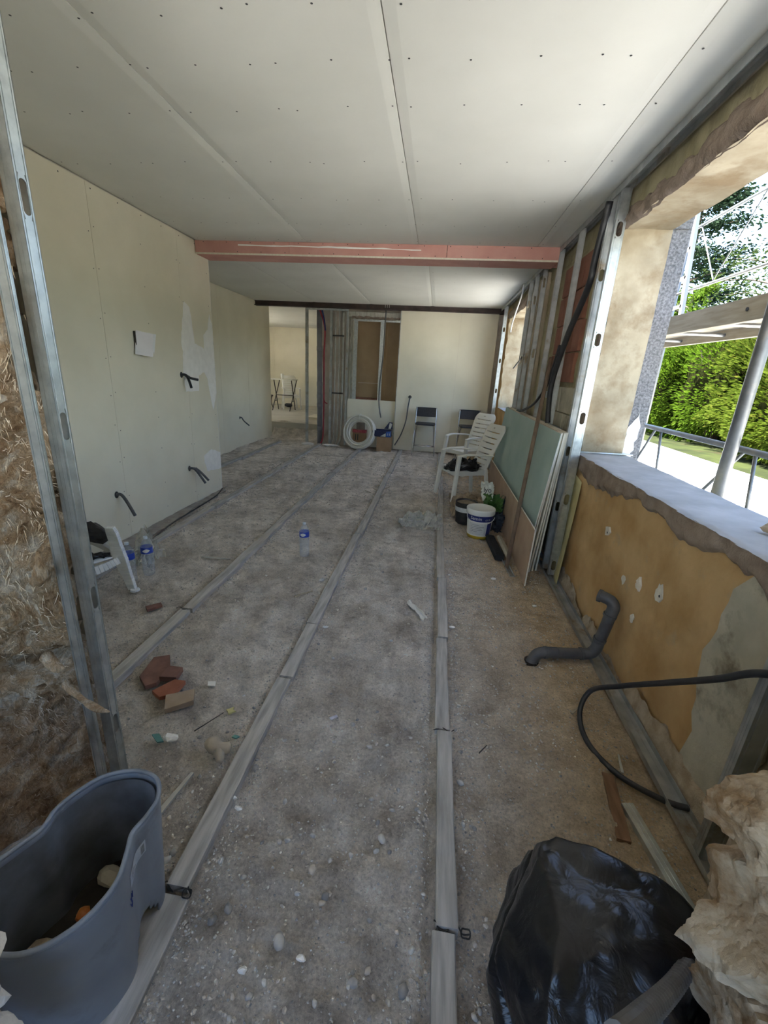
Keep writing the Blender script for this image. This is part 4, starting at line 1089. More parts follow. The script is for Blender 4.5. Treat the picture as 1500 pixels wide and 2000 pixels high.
# ------------------------------------------------------------------ boards leaning on the window wall
def lean_board(label, xb, xt, y0, y1, h, m, th=0.0125, z0=0.004, name='leaning_board', group='boards leaning on the window wall'):
    H = math.sqrt(max(0.01, h * h - (xt - xb) ** 2))
    a = Vector((xb, 0, z0)); d = Vector((xt - xb, 0, H)); nrm = Vector((H, 0, -(xt - xb))).normalized() * th
    t = thing(name, label, 'board', (xb, (y0 + y1) / 2, z0), group=group)
    f = Vector((0, y0, 0)); g = Vector((0, y1, 0))
    e = nrm * 0.14
    MB().prism([a + f, a + g, a + d + g, a + d + f], e).build('paper_face', m, t)
    MB().prism([a + f + e * 1.01, a + g + e * 1.01, a + d + g + e * 1.01, a + d + f + e * 1.01], nrm * 0.85).build('gypsum_core', GYPS, t)
    return t
lean_board('pale green moisture-resistant board at the front of the leaning stack', 0.885, 1.010, 3.64, 6.62, 1.25, GREENB)
lean_board('second board of the leaning stack, brown-backed', 0.918, 1.022, 3.67, 6.60, 1.25, BROWNB)
lean_board('third board of the leaning stack', 0.950, 1.040, 3.66, 6.64, 1.25, PB)
lean_board('fourth board of the leaning stack', 0.984, 1.058, 3.69, 6.55, 1.25, PB)
lean_board('rearmost board of the leaning stack against the studs', 1.018, 1.075, 3.71, 6.60, 1.25, PB)
lean_board('low brown offcut board leaning in front of the green one', 0.862, 0.872, 3.38, 6.45, 0.50, BROWNB)
tag(MB().tube([(0.765, 3.70, 0.01), (1.035, 4.50, 1.85)], 0.019, 12).build('wooden_pole', mat('brown_pole', (0.16, 0.105, 0.07), (0.24, 0.165, 0.115), scale=8, rough=0.7, stretch=(4, 4, 0.5)), smooth=True), 'long brown wooden pole leaning on the green board', 'pole')

# bucket of filler
bk = thing('filler_bucket', 'white filler bucket with blue band and yellow foot', 'bucket', (0.575, 4.50, 0.0))
bc = (0.575, 4.50, 0.0)
BW = mat('bucket_white', (0.82, 0.81, 0.76), rough=0.4); BB = mat('bucket_blue', (0.02, 0.025, 0.14), (0.03, 0.04, 0.20), scale=20, rough=0.4); BY = mat('bucket_yellow', (0.55, 0.38, 0.03), rough=0.5)
LB = mat('bucket_label', (0.60, 0.61, 0.60), (0.70, 0.71, 0.70), scale=40, rough=0.5)
MB().lathe([(0.118, 0.0), (0.121, 0.035)], 40, bc, True, False).build('foot_band', BY, bk, smooth=True)
MB().lathe([(0.121, 0.035), (0.1345, 0.20)], 40, bc, False, False).build('body', BW, bk, smooth=True)
bband = MB().lathe([(0.135, 0.20), (0.1395, 0.262)], 40, bc, False, False).build('blue_band', BB, bk, smooth=True)
MB().lathe([(0.140, 0.262), (0.150, 0.266), (0.152, 0.275), (0.150, 0.30), (0.153, 0.315), (0.148, 0.325), (0.135, 0.322), (0.13, 0.317), (0.0, 0.317)], 40, bc, False, False).build('lid', BW, bk, smooth=True)
def bcyl(a, z, e=0.001):
    r = 0.118 + 0.0165 / 0.2 * z * 1.0 + e
    return (bc[0] + r * math.sin(a), bc[1] - r * math.cos(a), z)
lab = MB(); lab.grid(lambda u, v: bcyl(-0.95 + 1.45 * u, 0.05 + 0.135 * v, 0.002), 16, 4); plab = lab.build('paper_label', LB, bk, smooth=True)
lab = MB(); lab.grid(lambda u, v: bcyl(0.55 + 0.5 * u, 0.04 + 0.15 * v, 0.0022), 8, 4); lab.build('blue_panel', BB, bk, smooth=True)
text_mb('Semin', 0.052, lambda x, y: bcyl(-0.85 + x / 0.14, 0.218 + y, 0.0035)).build('lettering', BW, bband, fixn=False)
text_mb('CE 78', 0.024, lambda x, y: bcyl(0.30 + x / 0.14, 0.216 + y, 0.0035)).build('lettering', BW, bband, fixn=False)
for k in range(5):
    w = (0.7, 1.1, 0.9, 1.0, 0.6)[k]
    MB().grid(lambda u, v: bcyl(-0.8 + w * u, 0.16 - k * 0.018 + 0.003 * v, 0.0032), 8, 1).build('label_line', GREYC, plab)
hp = [bcyl(-1.25, 0.27, 0.012)] + [(bc[0] + 0.152 * math.sin(a) , bc[1] - 0.156 * math.cos(a), 0.27 - 0.085 * math.cos(a * 0.9)) for a in np.linspace(-1.2, 1.3, 16)]
MB().tube(hp, 0.003, 6).build('handle', BW, bk)
# black tub behind it
tb = thing('paint_tub', 'dirty black tub tucked behind the filler bucket', 'bucket', (0.455, 4.92, 0))
DT = mat('dirty_black', (0.025, 0.024, 0.024), (0.06, 0.055, 0.05), scale=14, rough=0.6, c3=(0.42, 0.40, 0.37), scale3=11, thr3=(0.6, 0.7))
MB().lathe([(0.105, 0.0), (0.122, 0.16), (0.122, 0.162), (0.126, 0.25), (0.130, 0.255), (0.124, 0.262), (0.118, 0.255), (0.11, 0.06), (0.0, 0.06)], 32, (0.455, 4.92, 0), True, False).build('body', DT, tb, smooth=True)
MB().lathe([(0.1215, 0.15), (0.1275, 0.205)], 32, (0.455, 4.92, 0), False, False).build('label_band', LB, tb, smooth=True)
MB().prism([(0.455 + 0.115 * math.cos(a), 4.92 + 0.115 * math.sin(a), 0.235) for a in np.linspace(0, 2 * PI, 20, endpoint=False)], (0, 0, 0.006)).build('contents', mat('dried_filler', (0.25, 0.19, 0.13), (0.35, 0.28, 0.2), scale=20, rough=0.95), tb)

# crumple helper: a sheet crushed into a heap
def crumple(fn, nu, nv, amp, sc, seed):
    U, V = np.meshgrid(np.linspace(0, 1, nu + 1), np.linspace(0, 1, nv + 1))
    P = np.array([[fn(u, v) for u in np.linspace(0, 1, nu + 1)] for v in np.linspace(0, 1, nv + 1)])
    for k in range(3):
        a = np.abs(fbm(U * sc + k * 7, V * sc * 1.2, 0, 3, seed + k * 31)) - 0.35
        P[..., k] += amp * a * (1.6 if k == 2 else 1.0)
    mb = MB(); mb.v = [tuple(p) for p in P.reshape(-1, 3).tolist()]
    mb.f = [(j * (nu + 1) + i, j * (nu + 1) + i + 1, (j + 1) * (nu + 1) + i + 1, (j + 1) * (nu + 1) + i) for j in range(nv) for i in range(nu)]
    return mb
# cement sack, folded open
sk = thing('plaster_sack', 'crumpled white, green and navy plaster sack behind the bucket', 'sack', (0.72, 4.85, 0))
SKW = mat('sack_white', (0.66, 0.66, 0.58), (0.75, 0.75, 0.68), scale=10, rough=0.6); SKG = mat('sack_green', (0.045, 0.13, 0.02), (0.08, 0.19, 0.035), scale=10, rough=0.55); SKN = mat('sack_navy', (0.012, 0.018, 0.03), (0.03, 0.04, 0.055), scale=8, rough=0.55)
def sackface(x0, z0, w, h, lean=0.06, tw=0.0, y=4.72):
    return lambda u, v: (x0 + w * u + tw * v, y + lean * v + 0.05 * math.sin(u * 3.0 + v * 2), z0 + h * v)
skb = crumple(sackface(0.62, 0.0, 0.22, 0.22, 0.05, 0.02, 4.66), 26, 26, 0.03, 5, 1).build('sack_bottom', SKN, sk, smooth=True, solid=0.004)
crumple(sackface(0.64, 0.20, 0.19, 0.20, 0.06, -0.02, 4.71), 24, 24, 0.03, 5, 2).build('sack_middle', SKG, sk, smooth=True, solid=0.004)
skf = crumple(sackface(0.60, 0.33, 0.13, 0.19, 0.08, -0.02, 4.76), 22, 24, 0.02, 4, 3).build('sack_flap', SKW, sk, smooth=True, solid=0.004)
crumple(sackface(0.70, 0.05, 0.15, 0.30, 0.02, 0.03, 4.86), 24, 24, 0.04, 5, 4).build('sack_back', SKN, sk, smooth=True, solid=0.004)
text_mb('lyo', 0.075, lambda x, y: (0.606 + x, 4.752 + 0.42 * y, 0.43 + y)).build('lettering', SCREW, skf, fixn=False)
text_mb('TR', 0.06, lambda x, y: (0.63 + x, 4.66 + 0.3 * y, 0.25 + y)).build('lettering', SKW, skb, fixn=False)
# heap of torn brown paper below the chairs
crumple(lambda u, v: (0.30 + 0.40 * u, 5.06 + 0.66 * v, 0.05 + 0.10 * math.sin(u * PI) * math.sin(v * PI)), 46, 46, 0.07, 5, 21).build('torn_paper', mat('kraft_paper', (0.33, 0.25, 0.16), (0.47, 0.37, 0.25), scale=9, rough=0.85), smooth=False, solid=0.002)
tag(bpy.data.objects['torn_paper'], 'heap of torn brown paper sacking under the near white chair', 'paper')
# black holder and steel section lying in front of the brown board
bh = thing('black_case', 'long black padded case lying by the brown board', 'case', (0.735, 4.1, 0))
MB().obox((0.705, 4.12, 0.035), (0.085, 0.56, 0.06), (0, 0.1, 0.06)).build('case_body', mat('black_felt', (0.012, 0.012, 0.014), (0.02, 0.02, 0.022), scale=40, rough=0.9), bh, bevel=0.012)
MB().obox((0.795, 4.12, 0.05), (0.05, 0.54, 0.035), (0, 0.5, 0.04)).build('pale_lining', GREYP, bh, bevel=0.006)
pf = thing('profile_offcut', 'short steel profile offcut beside the brown board', 'profile', (0.79, 3.70, 0.0))
for a, b in (((0.785, 3.52, 0.012), (0.765, 3.86, 0.012)),):
    MB().bar(a, b, 0.04, 0.002).build('base', GALV, pf)
    MB().bar((a[0] - .02, a[1], .02), (b[0] - .02, b[1], .02), 0.002, 0.018).build('flange', GALV, pf)
    MB().bar((a[0] + .02, a[1], .02), (b[0] + .02, b[1], .02), 0.002, 0.018).build('flange', GALV, pf)
# black bag on the near chair seat
BAGM, _nt2, _p2 = newmat('black_film')
_p2.inputs['Base Color'].default_value = (0.008, 0.008, 0.010, 1); _p2.inputs['Roughness'].default_value = 0.28; _p2.inputs['Specular IOR Level'].default_value = 0.5
_v2 = coords(_nt2, 'pos'); bump(_nt2, _p2, noise(_nt2, _v2, 14, 4, 0.55, 1.2), 0.5, 0.012)
def seatbag(u, v):
    a = u * 2 * PI; r = 0.20 * math.sqrt(v)
    return (0.43 + r * 1.25 * math.cos(a), 5.99 + r * 1.1 * math.sin(a), 0.455 + 0.075 * (1 - v ** 2) - (0.05 * max(0, -math.cos(a)) * v))
tag(crumple(seatbag, 48, 22, 0.045, 6, 41).build('plastic_bag', BAGM, smooth=True, solid=0.003), 'small crumpled black plastic bag on the near white chair', 'bag')

# ------------------------------------------------------------------ far wall clutter
co = thing('pipe_coil', 'white coil of flexible pipe leaning on the half-height board', 'coil', (-1.60, 9.36, 0))
path = []
turns = [(0.355, 0), (0.355, 0.05), (0.318, 0.025), (0.318, 0.075), (0.282, 0.0), (0.282, 0.05), (0.247, 0.025), (0.247, 0.075), (0.355, 0.10), (0.282, 0.10)]
Rc = Euler((math.radians(-14), 0, math.radians(-16))).to_matrix()
def cpt(r, a, d): return Vector((-1.61, 9.28, 0.375)) + Rc @ Vector((r * math.cos(a), d - 0.02, r * math.sin(a)))
PIPEW = mat('cream_pipe', (0.74, 0.72, 0.64), (0.82, 0.80, 0.73), scale=6, rough=0.45)
for r, d in turns:
    MB().tube([cpt(r + 0.003 * math.sin(a * 3 + r * 40), a, d + 0.006 * math.sin(a * 2 + d * 50)) for a in np.linspace(0, 2 * PI, 49)], 0.0195, 8, False).build('pipe_turn', PIPEW, co, smooth=True)
for a in (1.6, 4.4):
    MB().tube([cpt(rr_, a, dd) for rr_, dd in ((0.225, 0.04), (0.24, -0.025), (0.30, -0.035), (0.375, -0.02), (0.38, 0.06), (0.37, 0.125), (0.24, 0.105), (0.225, 0.04))], 0.006, 6).build('tie', WHITEPL, co)
CARD = mat('cardboard', (0.34, 0.22, 0.125), (0.40, 0.27, 0.16), scale=6, rough=0.85)
def carton(label, x0, x1, y0, y1, z0, z1, m=CARD, tape=None, name='cardboard_box', flaps=False):
    t = thing(name, label, 'box', ((x0 + x1) / 2, (y0 + y1) / 2, z0))
    MB().box(x0, x1, y0, y1, z0, z1).build('box_body', m, t, bevel=0.003)
    if tape: MB().box((x0 + x1) / 2 - 0.025, (x0 + x1) / 2 + 0.025, y0 - 0.001, y1 + 0.001, z1 - 0.1, z1 + 0.001).build('tape', tape, t)
    if flaps:
        MB().obox(((x0 + x1) / 2, y0 - 0.04, z1 - 0.03), (x1 - x0, 0.12, 0.004), (0.6, 0, 0)).build('flap', m, t)
    return t
carton('plain brown cardboard box below the open blue carton', -1.20, -0.885, 9.20, 9.49, 0.0, 0.315, tape=None, flaps=False)
bl = thing('blue_carton', 'open navy and white carton resting on the brown box', 'box', (-1.05, 9.33, 0.317))
NAVY = mat('navy_print', (0.012, 0.016, 0.06), (0.02, 0.026, 0.09), scale=20, rough=0.5); BRB = mat('bright_blue_print', (0.03, 0.11, 0.42), rough=0.5)
MB().box(-1.30, -0.90, 9.19, 9.20, 0.317, 0.45).build('front_panel', NAVY, bl)
MB().box(-1.30, -0.90, 9.44, 9.45, 0.317, 0.45).build('rear_panel', NAVY, bl)
for x in (-1.30, -0.906): MB().box(x, x + 0.006, 9.20, 9.44, 0.317, 0.45).build('side_panel', NAVY, bl)
MB().box(-1.29, -0.906, 9.20, 9.44, 0.317, 0.323).build('bottom_panel', CARD, bl)
MB().prism([(-1.08, 9.44, 0.46), (-0.90, 9.44, 0.46), (-0.90, 9.46, 0.60), (-0.975, 9.46, 0.61)], (0, 0.006, 0)).build('raised_flap', NAVY, bl)
MB().prism([(-0.985, 9.438, 0.465), (-0.93, 9.438, 0.47), (-0.91, 9.454, 0.575), (-0.965, 9.456, 0.59)], (0, 0.001, 0)).build('white_print', SKW, bl)
MB().prism([(-1.13, 9.1885, 0.325), (-1.01, 9.1885, 0.325), (-1.01, 9.1885, 0.40)], (0, 0.001, 0)).build('white_print', SKW, bl)
MB().prism([(-1.00, 9.1885, 0.322), (-0.903, 9.1885, 0.322), (-0.903, 9.1885, 0.447), (-1.00, 9.1885, 0.43)], (0, 0.001, 0)).build('blue_print', BRB, bl)
for x in (-0.975, -0.935): MB().box(x, x + 0.012, 9.187, 9.188, 0.35, 0.40).build('white_print', SKW, bl)
carton('small carton with red tape seen through the coil', -1.78, -1.48, 9.46, 9.55, 0.0, 0.40, tape=None)
cx = bpy.data.objects['cardboard_box.001']
MB().box(-1.785, -1.475, 9.455, 9.555, 0.335, 0.40).build('red_tape', mat('red_print', (0.36, 0.03, 0.05), (0.5, 0.12, 0.12), scale=25, rough=0.5), cx)
for x in (-1.72, -1.67): MB().box(x, x + 0.02, 9.458, 9.459, 0.17, 0.30).build('printed_arrow', SCREW, cx)
carton('grey block standing on the red-taped carton', -1.70, -1.52, 9.47, 9.55, 0.402, 0.55, m=mat('grey_card', (0.22, 0.17, 0.13), (0.30, 0.25, 0.20), scale=9, rough=0.9))
# soil stack, supply pipes and small heating pipes
SOIL = mat('soil_pipe_grey', (0.24, 0.24, 0.25), (0.30, 0.30, 0.31), scale=8, rough=0.5)
sp = thing('soil_pipe', 'thick grey PVC soil pipe rising up the far wall', 'pipe', (-2.57, 9.62, 0))
MB().tube([(-2.57, 9.62, -0.02), (-2.60, 9.62, 2.80)], 0.055, 18).build('pipe_run', SOIL, sp, smooth=True)
for z in (0.35, 0.86, 1.05, 1.32, 2.05): MB().lathe([(0.057, -0.045), (0.062, -0.04), (0.062, 0.04), (0.057, 0.045)], 20, (-2.57 - 0.01 * z, 9.62, z)).build('collar', SOIL, sp, smooth=True)
REDP = mat('red_pipe', (0.30, 0.015, 0.03), (0.38, 0.025, 0.045), scale=9, rough=0.45)
tag(MB().tube(smooth_path([(-2.53, 9.50, 0.0), (-2.47, 9.52, 0.2), (-2.46, 9.53, 0.9), (-2.47, 9.54, 1.9), (-2.46, 9.54, 2.45), (-2.58, 9.55, 2.82)], 8), 0.017, 8).build('supply_pipe', REDP, smooth=True), 'dark red flexible supply pipe beside the soil pipe', 'pipe')
tag(MB().tube(smooth_path([(-2.44, 9.52, 2.4), (-2.47, 9.53, 2.6), (-2.53, 9.55, 2.83)], 8), 0.014, 8).build('supply_pipe', mat('blue_pipe', (0.03, 0.05, 0.22), rough=0.45), smooth=True), 'blue flexible supply pipe at the top of the soil pipe', 'pipe')
tag(MB().tube(smooth_path([(-2.46, 9.50, 1.08), (-2.42, 9.46, 0.95), (-2.36, 9.45, 0.92)], 6), 0.012, 6).build('cable_end', REDP, smooth=True), 'short red pipe end poking out beside the soil pipe', 'pipe')
OLDP = mat('painted_pipe', (0.48, 0.47, 0.42), (0.60, 0.59, 0.54), scale=8, rough=0.6, c3=(0.3, 0.27, 0.22), scale3=12)
for k, (x, zt) in enumerate(((-2.245, 2.78), (-2.16, 2.80), (-2.08, 2.80))):
    tag(MB().tube(smooth_path([(x - 0.06, 9.52, 0.0), (x - 0.02, 9.55, 0.08), (x, 9.60, 0.22), (x, 9.60, 0.6), (x + 0.005, 9.60, 1.6), (x, 9.60, zt)], 6), 0.016 if k < 2 else 0.024, 8).build('heating_pipe', OLDP, smooth=True),
        ('left', 'middle', 'right')[k] + ' one of three pale heating pipes on the far wall', 'pipe', 'pale heating pipes')
for k, z in enumerate((1.13, 2.3)):
    tag(MB().box(-2.30, -2.05, 9.575, 9.60, z, z + 0.03).build('pipe_clip', DK), ('lower', 'upper')[k] + ' bracket strap across the pale heating pipes', 'bracket')
for k, (x, w) in enumerate(((-2.80, 0.30), (-2.25, 0.42))):
    tag(rock_mb((x, 9.42, 0.015), (w / 2, 0.07, 0.03), 90 + k, 0.2, 3, 3).build('plaster_lump', COMP), ('lump of white plaster at the foot of the doorway stud', 'lump of white plaster at the foot of the heating pipes')[k], 'plaster')
tag(MB().tube(smooth_path([(-1.175, 9.47, 2.83), (-1.19, 9.47, 2.0), (-1.235, 9.47, 1.3), (-1.22, 9.46, 0.95), (-1.165, 9.45, 0.69)], 8), 0.013, 8).build('hanging_conduit', GREYC, smooth=True), 'grey conduit hanging over the half-height board', 'conduit')
hc = thing('wall_conduit', 'grey conduit drooping from a hole in the far plasterboard', 'conduit', (-0.57, 9.47, 0.1))
MB().tube(smooth_path([(-0.57, 9.505, 1.16), (-0.565, 9.46, 1.15), (-0.59, 9.44, 0.98), (-0.62, 9.43, 0.65), (-0.71, 9.43, 0.35), (-0.83, 9.42, 0.12)], 8), 0.013, 8).build('tube', GREYC, hc, smooth=True)
_h = MB().lathe([(0.035, 0.0), (0.035, 0.004)], 18, (0, 0, 0)).build('hole', SCREW, hc, origin=(0, 0, 0))
_h.rotation_euler = (PI / 2, 0, 0); _h.location = (0.0, 0.031, 1.06)

# ------------------------------------------------------------------ left wall fittings
def stub(label, y, z, ends, x=XL, r=0.014, m=GREYC, hole=0.032):
    t = thing('conduit_stub', label, 'conduit', (x, y, z), group='conduit ends poking out of the plasterboard')
    MB().prism([(x + 0.0005, y + hole * 0.8 * math.cos(a), z + hole * math.sin(a)) for a in np.linspace(0, 2 * PI, 16, endpoint=False)], (0.002, 0, 0)).build('hole', SCREW, t)
    for e in ends:
        P = smooth_path([(x - 0.01, y, z), (x + 0.035, y + 0.01, z + 0.004)] + e, 5)
        MB().tube(P, r, 8).build('tube', m, t, smooth=True)
    return t
stub('grey conduit end low on the left wall nearest the viewer', 3.42, 0.46, [[(-2.70, 3.40, 0.42), (-2.60, 3.36, 0.30)]])
stub('twin conduit ends low on the left wall by the white patch', 4.63, 0.45, [[(-2.71, 4.63, 0.42), (-2.61, 4.62, 0.29)], [(-2.71, 4.66, 0.43), (-2.60, 4.68, 0.31)]])
stub('black T-shaped conduit ends at switch height on the left wall', 4.63, 1.50, [[(-2.72, 4.62, 1.46), (-2.68, 4.60, 1.37)], [(-2.72, 4.67, 1.47), (-2.66, 4.72, 1.455)]], m=BLACKP)
stub('thin conduit end on the set-back left wall', 8.50, 0.60, [[(-3.86, 8.50, 0.54), (-3.74, 8.47, 0.46)]], x=XL2, r=0.013)
stub('small conduit end on the end wall beyond the doorway', 15.2, 0.95, [[(-6.9, 15.2, 0.9)]], x=-7.0)
en = thing('taped_document', 'white document in a plastic sleeve fixed to the left wall', 'document', (-2.79, 4.02, 1.67))
MB().prism([(-2.800, 3.94, 1.894), (-2.775, 4.182, 1.877), (-2.765, 4.097, 1.667), (-2.785, 3.872, 1.684)], (0.004, 0, 0)).build('paper', mat('paper_white', (0.84, 0.81, 0.83), (0.90, 0.87, 0.89), scale=5, rough=0.6), en)
SLEEVE = mat('clear_sleeve', (0.8, 0.8, 0.8), rough=0.15)
MB().prism([(-2.794, 4.10, 1.886), (-2.770, 4.19, 1.878), (-2.762, 4.12, 1.70)], (0.0045, 0, 0)).build('folded_sleeve', mat('sleeve_film', (0.80, 0.80, 0.82), (0.88, 0.88, 0.9), scale=8, rough=0.2), en)
MB().box(-2.803, -2.786, 3.905, 3.915, 1.69, 1.885).build('spine', DK, en)
# ------------------------------------------------------------------ foreground: grey bin
BINM = mat('grey_bin_plastic', (0.20, 0.235, 0.29), (0.26, 0.295, 0.35), scale=5, rough=0.42, c3=(0.115, 0.125, 0.13), scale3=4.5, thr3=(0.55, 0.75))
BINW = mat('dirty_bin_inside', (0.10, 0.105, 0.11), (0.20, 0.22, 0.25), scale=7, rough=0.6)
bn = thing('plastic_bin', 'dirty grey peanut-shaped plastic bin at the lower left', 'bin', (-0.83, 0.70, 0.0))
rim = [(-.80, .470), (-.735, .495), (-.685, .555), (-.668, .63), (-.69, .70), (-.708, .745), (-.70, .795), (-.703, .85), (-.745, .905), (-.82, .918), (-.90, .885), (-.94, .825), (-.957, .765), (-.95, .715), (-.975, .655), (-1.0, .585), (-.98, .515), (-.90, .472)]
ring = []
for i in range(len(rim)):
    q = smooth_path([Vector(rim[(i + k - 1) % len(rim)] + (0,)) for k in range(4)], 6)[6:12]
    ring += [(v.x, v.y) for v in q]
NR = len(ring); BZ = 0.43
def bin_pt(i, v, inset=0.0):
    x, y = ring[i % NR]; s = 0.87 + 0.13 * v - inset
    return (-0.83 + (x + 0.83) * s, 0.70 + (y - 0.70) * s, BZ * v)
side = MB(); NV = 22
side.v = [bin_pt(i, j / NV) for j in range(NV + 1) for i in range(NR)]
for j in range(NV):
    for i in range(NR):
        x, y, z = bin_pt(i, (j + 0.5) / NV)
        if x > -0.80 and 0.665 < y < 0.80 and z < 0.10 * math.sqrt(max(0, 1 - ((y - 0.733) / 0.068) ** 2)): continue
        side.f.append((j * NR + i, j * NR + (i + 1) % NR, (j + 1) * NR + (i + 1) % NR, (j + 1) * NR + i))
so = side.build('bin_wall', BINM, bn, smooth=True, solid=0.005)
lin = MB(); lin.v = [bin_pt(i, 0.22 + 0.74 * j / 10, 0.055) for j in range(11) for i in range(NR)]
lin.f = [(j * NR + i, j * NR + (i + 1) % NR, (j + 1) * NR + (i + 1) % NR, (j + 1) * NR + i) for j in range(10) for i in range(NR)]
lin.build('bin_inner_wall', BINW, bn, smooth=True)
rp = [bin_pt(i, 1.0) for i in range(NR + 1)]
MB().tube([(x, y, z + 0.002) for x, y, z in rp], 0.0065, 8, False).build('rim', BINM, bn, smooth=True)
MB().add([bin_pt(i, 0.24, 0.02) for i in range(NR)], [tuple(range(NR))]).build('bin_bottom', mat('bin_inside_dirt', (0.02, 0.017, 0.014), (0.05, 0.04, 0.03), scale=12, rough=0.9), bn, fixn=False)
def nearest(y, xs): return min(range(NR), key=lambda i: abs(ring[i][1] - y) + (9 if ring[i][0] < -0.83 else 0))
ia, ib = nearest(0.685, 1), nearest(0.775, 1)
def lbl(u, v):
    t = ia + (ib - ia) * u; k = int(math.floor(t)); f = t - k; vv = 0.72 + 0.10 * v + 0.03 * u
    a = bin_pt(k, vv); b = bin_pt(k + 1, vv)
    return (a[0] * (1 - f) + b[0] * f + 0.0042, a[1] * (1 - f) + b[1] * f, a[2])
stk = MB().grid(lbl, 14, 3).build('sticker', mat('bin_sticker', (0.45, 0.50, 0.58), (0.55, 0.60, 0.68), scale=30, rough=0.5), bn, smooth=True)
for k in range(6):
    MB().grid(lambda u, v: tuple(np.array(lbl(0.82 + 0.022 * k + 0.010 * u, 0.15 + 0.7 * v)) + np.array([0.0008, 0, 0])), 1, 2).build('barcode_bar', SCREW, stk)
for k in range(3):
    MB().grid(lambda u, v: tuple(np.array(lbl(0.12 + (0.4 - 0.1 * k) * u, 0.25 + 0.22 * k + 0.07 * v)) + np.array([0.0008, 0, 0])), 5, 1).build('printed_line', GREYC, stk)
wr_ = MB()
for P in ([(0.02, 0.40), (0.06, -0.1), (0.10, 0.5), (0.13, 0.0), (0.15, 0.45)], [(0.0, 0.0), (0.05, -0.5), (0.1, -0.2)]):
    wr_.tube([tuple(np.array(lbl(a - 0.15, b - 0.7)) + np.array([0.001, 0, 0])) for a, b in P], 0.0012, 4)
wr_.build('blue_pen_mark', mat('blue_ink', (0.02, 0.04, 0.25), rough=0.5), bn)
for k, (x, y, s, m_) in enumerate(((-0.875, 0.705, 0.024, mat('orange_peel', (0.50, 0.13, 0.02), (0.6, 0.2, 0.04), scale=30, rough=0.5)), (-0.83, 0.70, 0.03, GREYP), (-0.90, 0.60, 0.045, TANBASE), (-0.86, 0.80, 0.04, GREYP))):
    o = rock_mb((x, y, 0.104 + s * 0.7), (s, s * 0.8, s * 0.7), 200 + k, 0.12, 2, 5).build('rubble_piece', m_)
    tag(o, ('orange scrap lying inside the grey bin', 'grey stone inside the grey bin beside the orange scrap', 'tan lump in the near end of the grey bin', 'grey lump in the far end of the grey bin')[k], 'rubble')

# ------------------------------------------------------------------ foreground: black sack over something
def bigbag():
    rr = random.Random(19)
    nu, nv = 170, 90
    zs = [0.0, 0.08, 0.20, 0.30, 0.37, 0.405, 0.42]
    cxs = [0.70, 0.665, 0.625, 0.57, 0.53, 0.515, 0.51]; hxs = [0.33, 0.31, 0.305, 0.265, 0.21, 0.12, 0.0]
    cys = [0.69, 0.69, 0.70, 0.71, 0.72, 0.73, 0.73]; hys = [0.27, 0.265, 0.265, 0.255, 0.205, 0.115, 0.0]
    t = np.linspace(0, 1, nv + 1); zp = np.linspace(0, 1, len(zs))
    th = np.linspace(0, 2 * PI, nu + 1)
    T, Q = np.meshgrid(th, t)
    f_ = lambda a: np.interp(Q, zp, a)
    ex = 0.72
    cxx = np.sign(np.cos(T)) * np.abs(np.cos(T)) ** ex; syy = np.sign(np.sin(T)) * np.abs(np.sin(T)) ** ex
    P = np.stack([f_(cxs) + f_(hxs) * cxx, f_(cys) + f_(hys) * syy, f_(zs)], -1)
    cen = np.array([0.60, 0.70, 0.15])
    # taut facets: everything beyond a plane is pulled back onto it
    for k in range(34):
        a = rr.uniform(0, 2 * PI); e = rr.uniform(-0.05, 0.95); h = math.sqrt(1 - e * e)
        n = np.array([math.cos(a) * h, math.sin(a) * h, e])
        d = (P - cen) @ n; lim = d.max() * rr.uniform(0.84, 0.97)
        P = P - np.clip(d - lim, 0, 1)[..., None] * n * 0.92
    # creases fanning out from the raised far-left corner
    R = P - np.array([0.36, 0.88, 0.38]); ang = np.arctan2(R[..., 2] * 1.3 - 0.0, R[..., 0] - R[..., 1]); rad = np.linalg.norm(R, axis=-1)
    cr = np.abs(np.sin(ang * 5.0 + 1.5 * fbm(rad * 4, ang * 2, 0, 2, 3)))
    nrm = (P - cen) / (np.linalg.norm(P - cen, axis=-1)[..., None] + 1e-6)
    P = P - nrm * (0.030 * (1 - cr) ** 3 * np.clip(rad * 3.5, 0, 1))[..., None]
    P = P + nrm * (0.016 * (np.abs(fbm(P[..., 0] * 7, P[..., 1] * 7, P[..., 2] * 7, 3, 15)) - 0.3))[..., None]
    low = np.clip((0.10 - P[..., 2]) / 0.10, 0, 1)
    P[..., 0] += low * 0.02 * np.cos(T) * np.sin(T * 11); P[..., 1] += low * 0.02 * np.sin(T) * np.sin(T * 11)
    P = (P - np.array([0.66, 0.72, 0.0])) * np.array([1.16, 1.12, 1.17]) + np.array([0.645, 0.735, 0.010])
    mb = MB(); mb.v = [tuple(p) for p in P.reshape(-1, 3).tolist()]
    mb.f = [(j * (nu + 1) + i, j * (nu + 1) + i + 1, (j + 1) * (nu + 1) + i + 1, (j + 1) * (nu + 1) + i) for j in range(nv) for i in range(nu)]
    return mb
tag(bigbag().build('plastic_sheet_bundle', BAGM, smooth=True), 'large black plastic sack bundle on the floor at the lower right', 'bag')

# grey ribbed conduit coming past the broken stone
cd = thing('ribbed_conduit', 'thick grey ribbed conduit in front of the black sack', 'conduit', (0.6, 0.6, 0.5))
P = smooth_path([(0.30, 0.355, 0.86), (0.374, 0.42, 0.774), (0.57, 0.60, 0.534), (0.80, 0.82, 0.30), (0.93, 0.93, 0.16)], 50)
MB().tube(P, [0.0155 + 0.0018 * (i % 3 == 0) for i in range(len(P))], 12).build('tube', GREYC, cd, smooth=False)

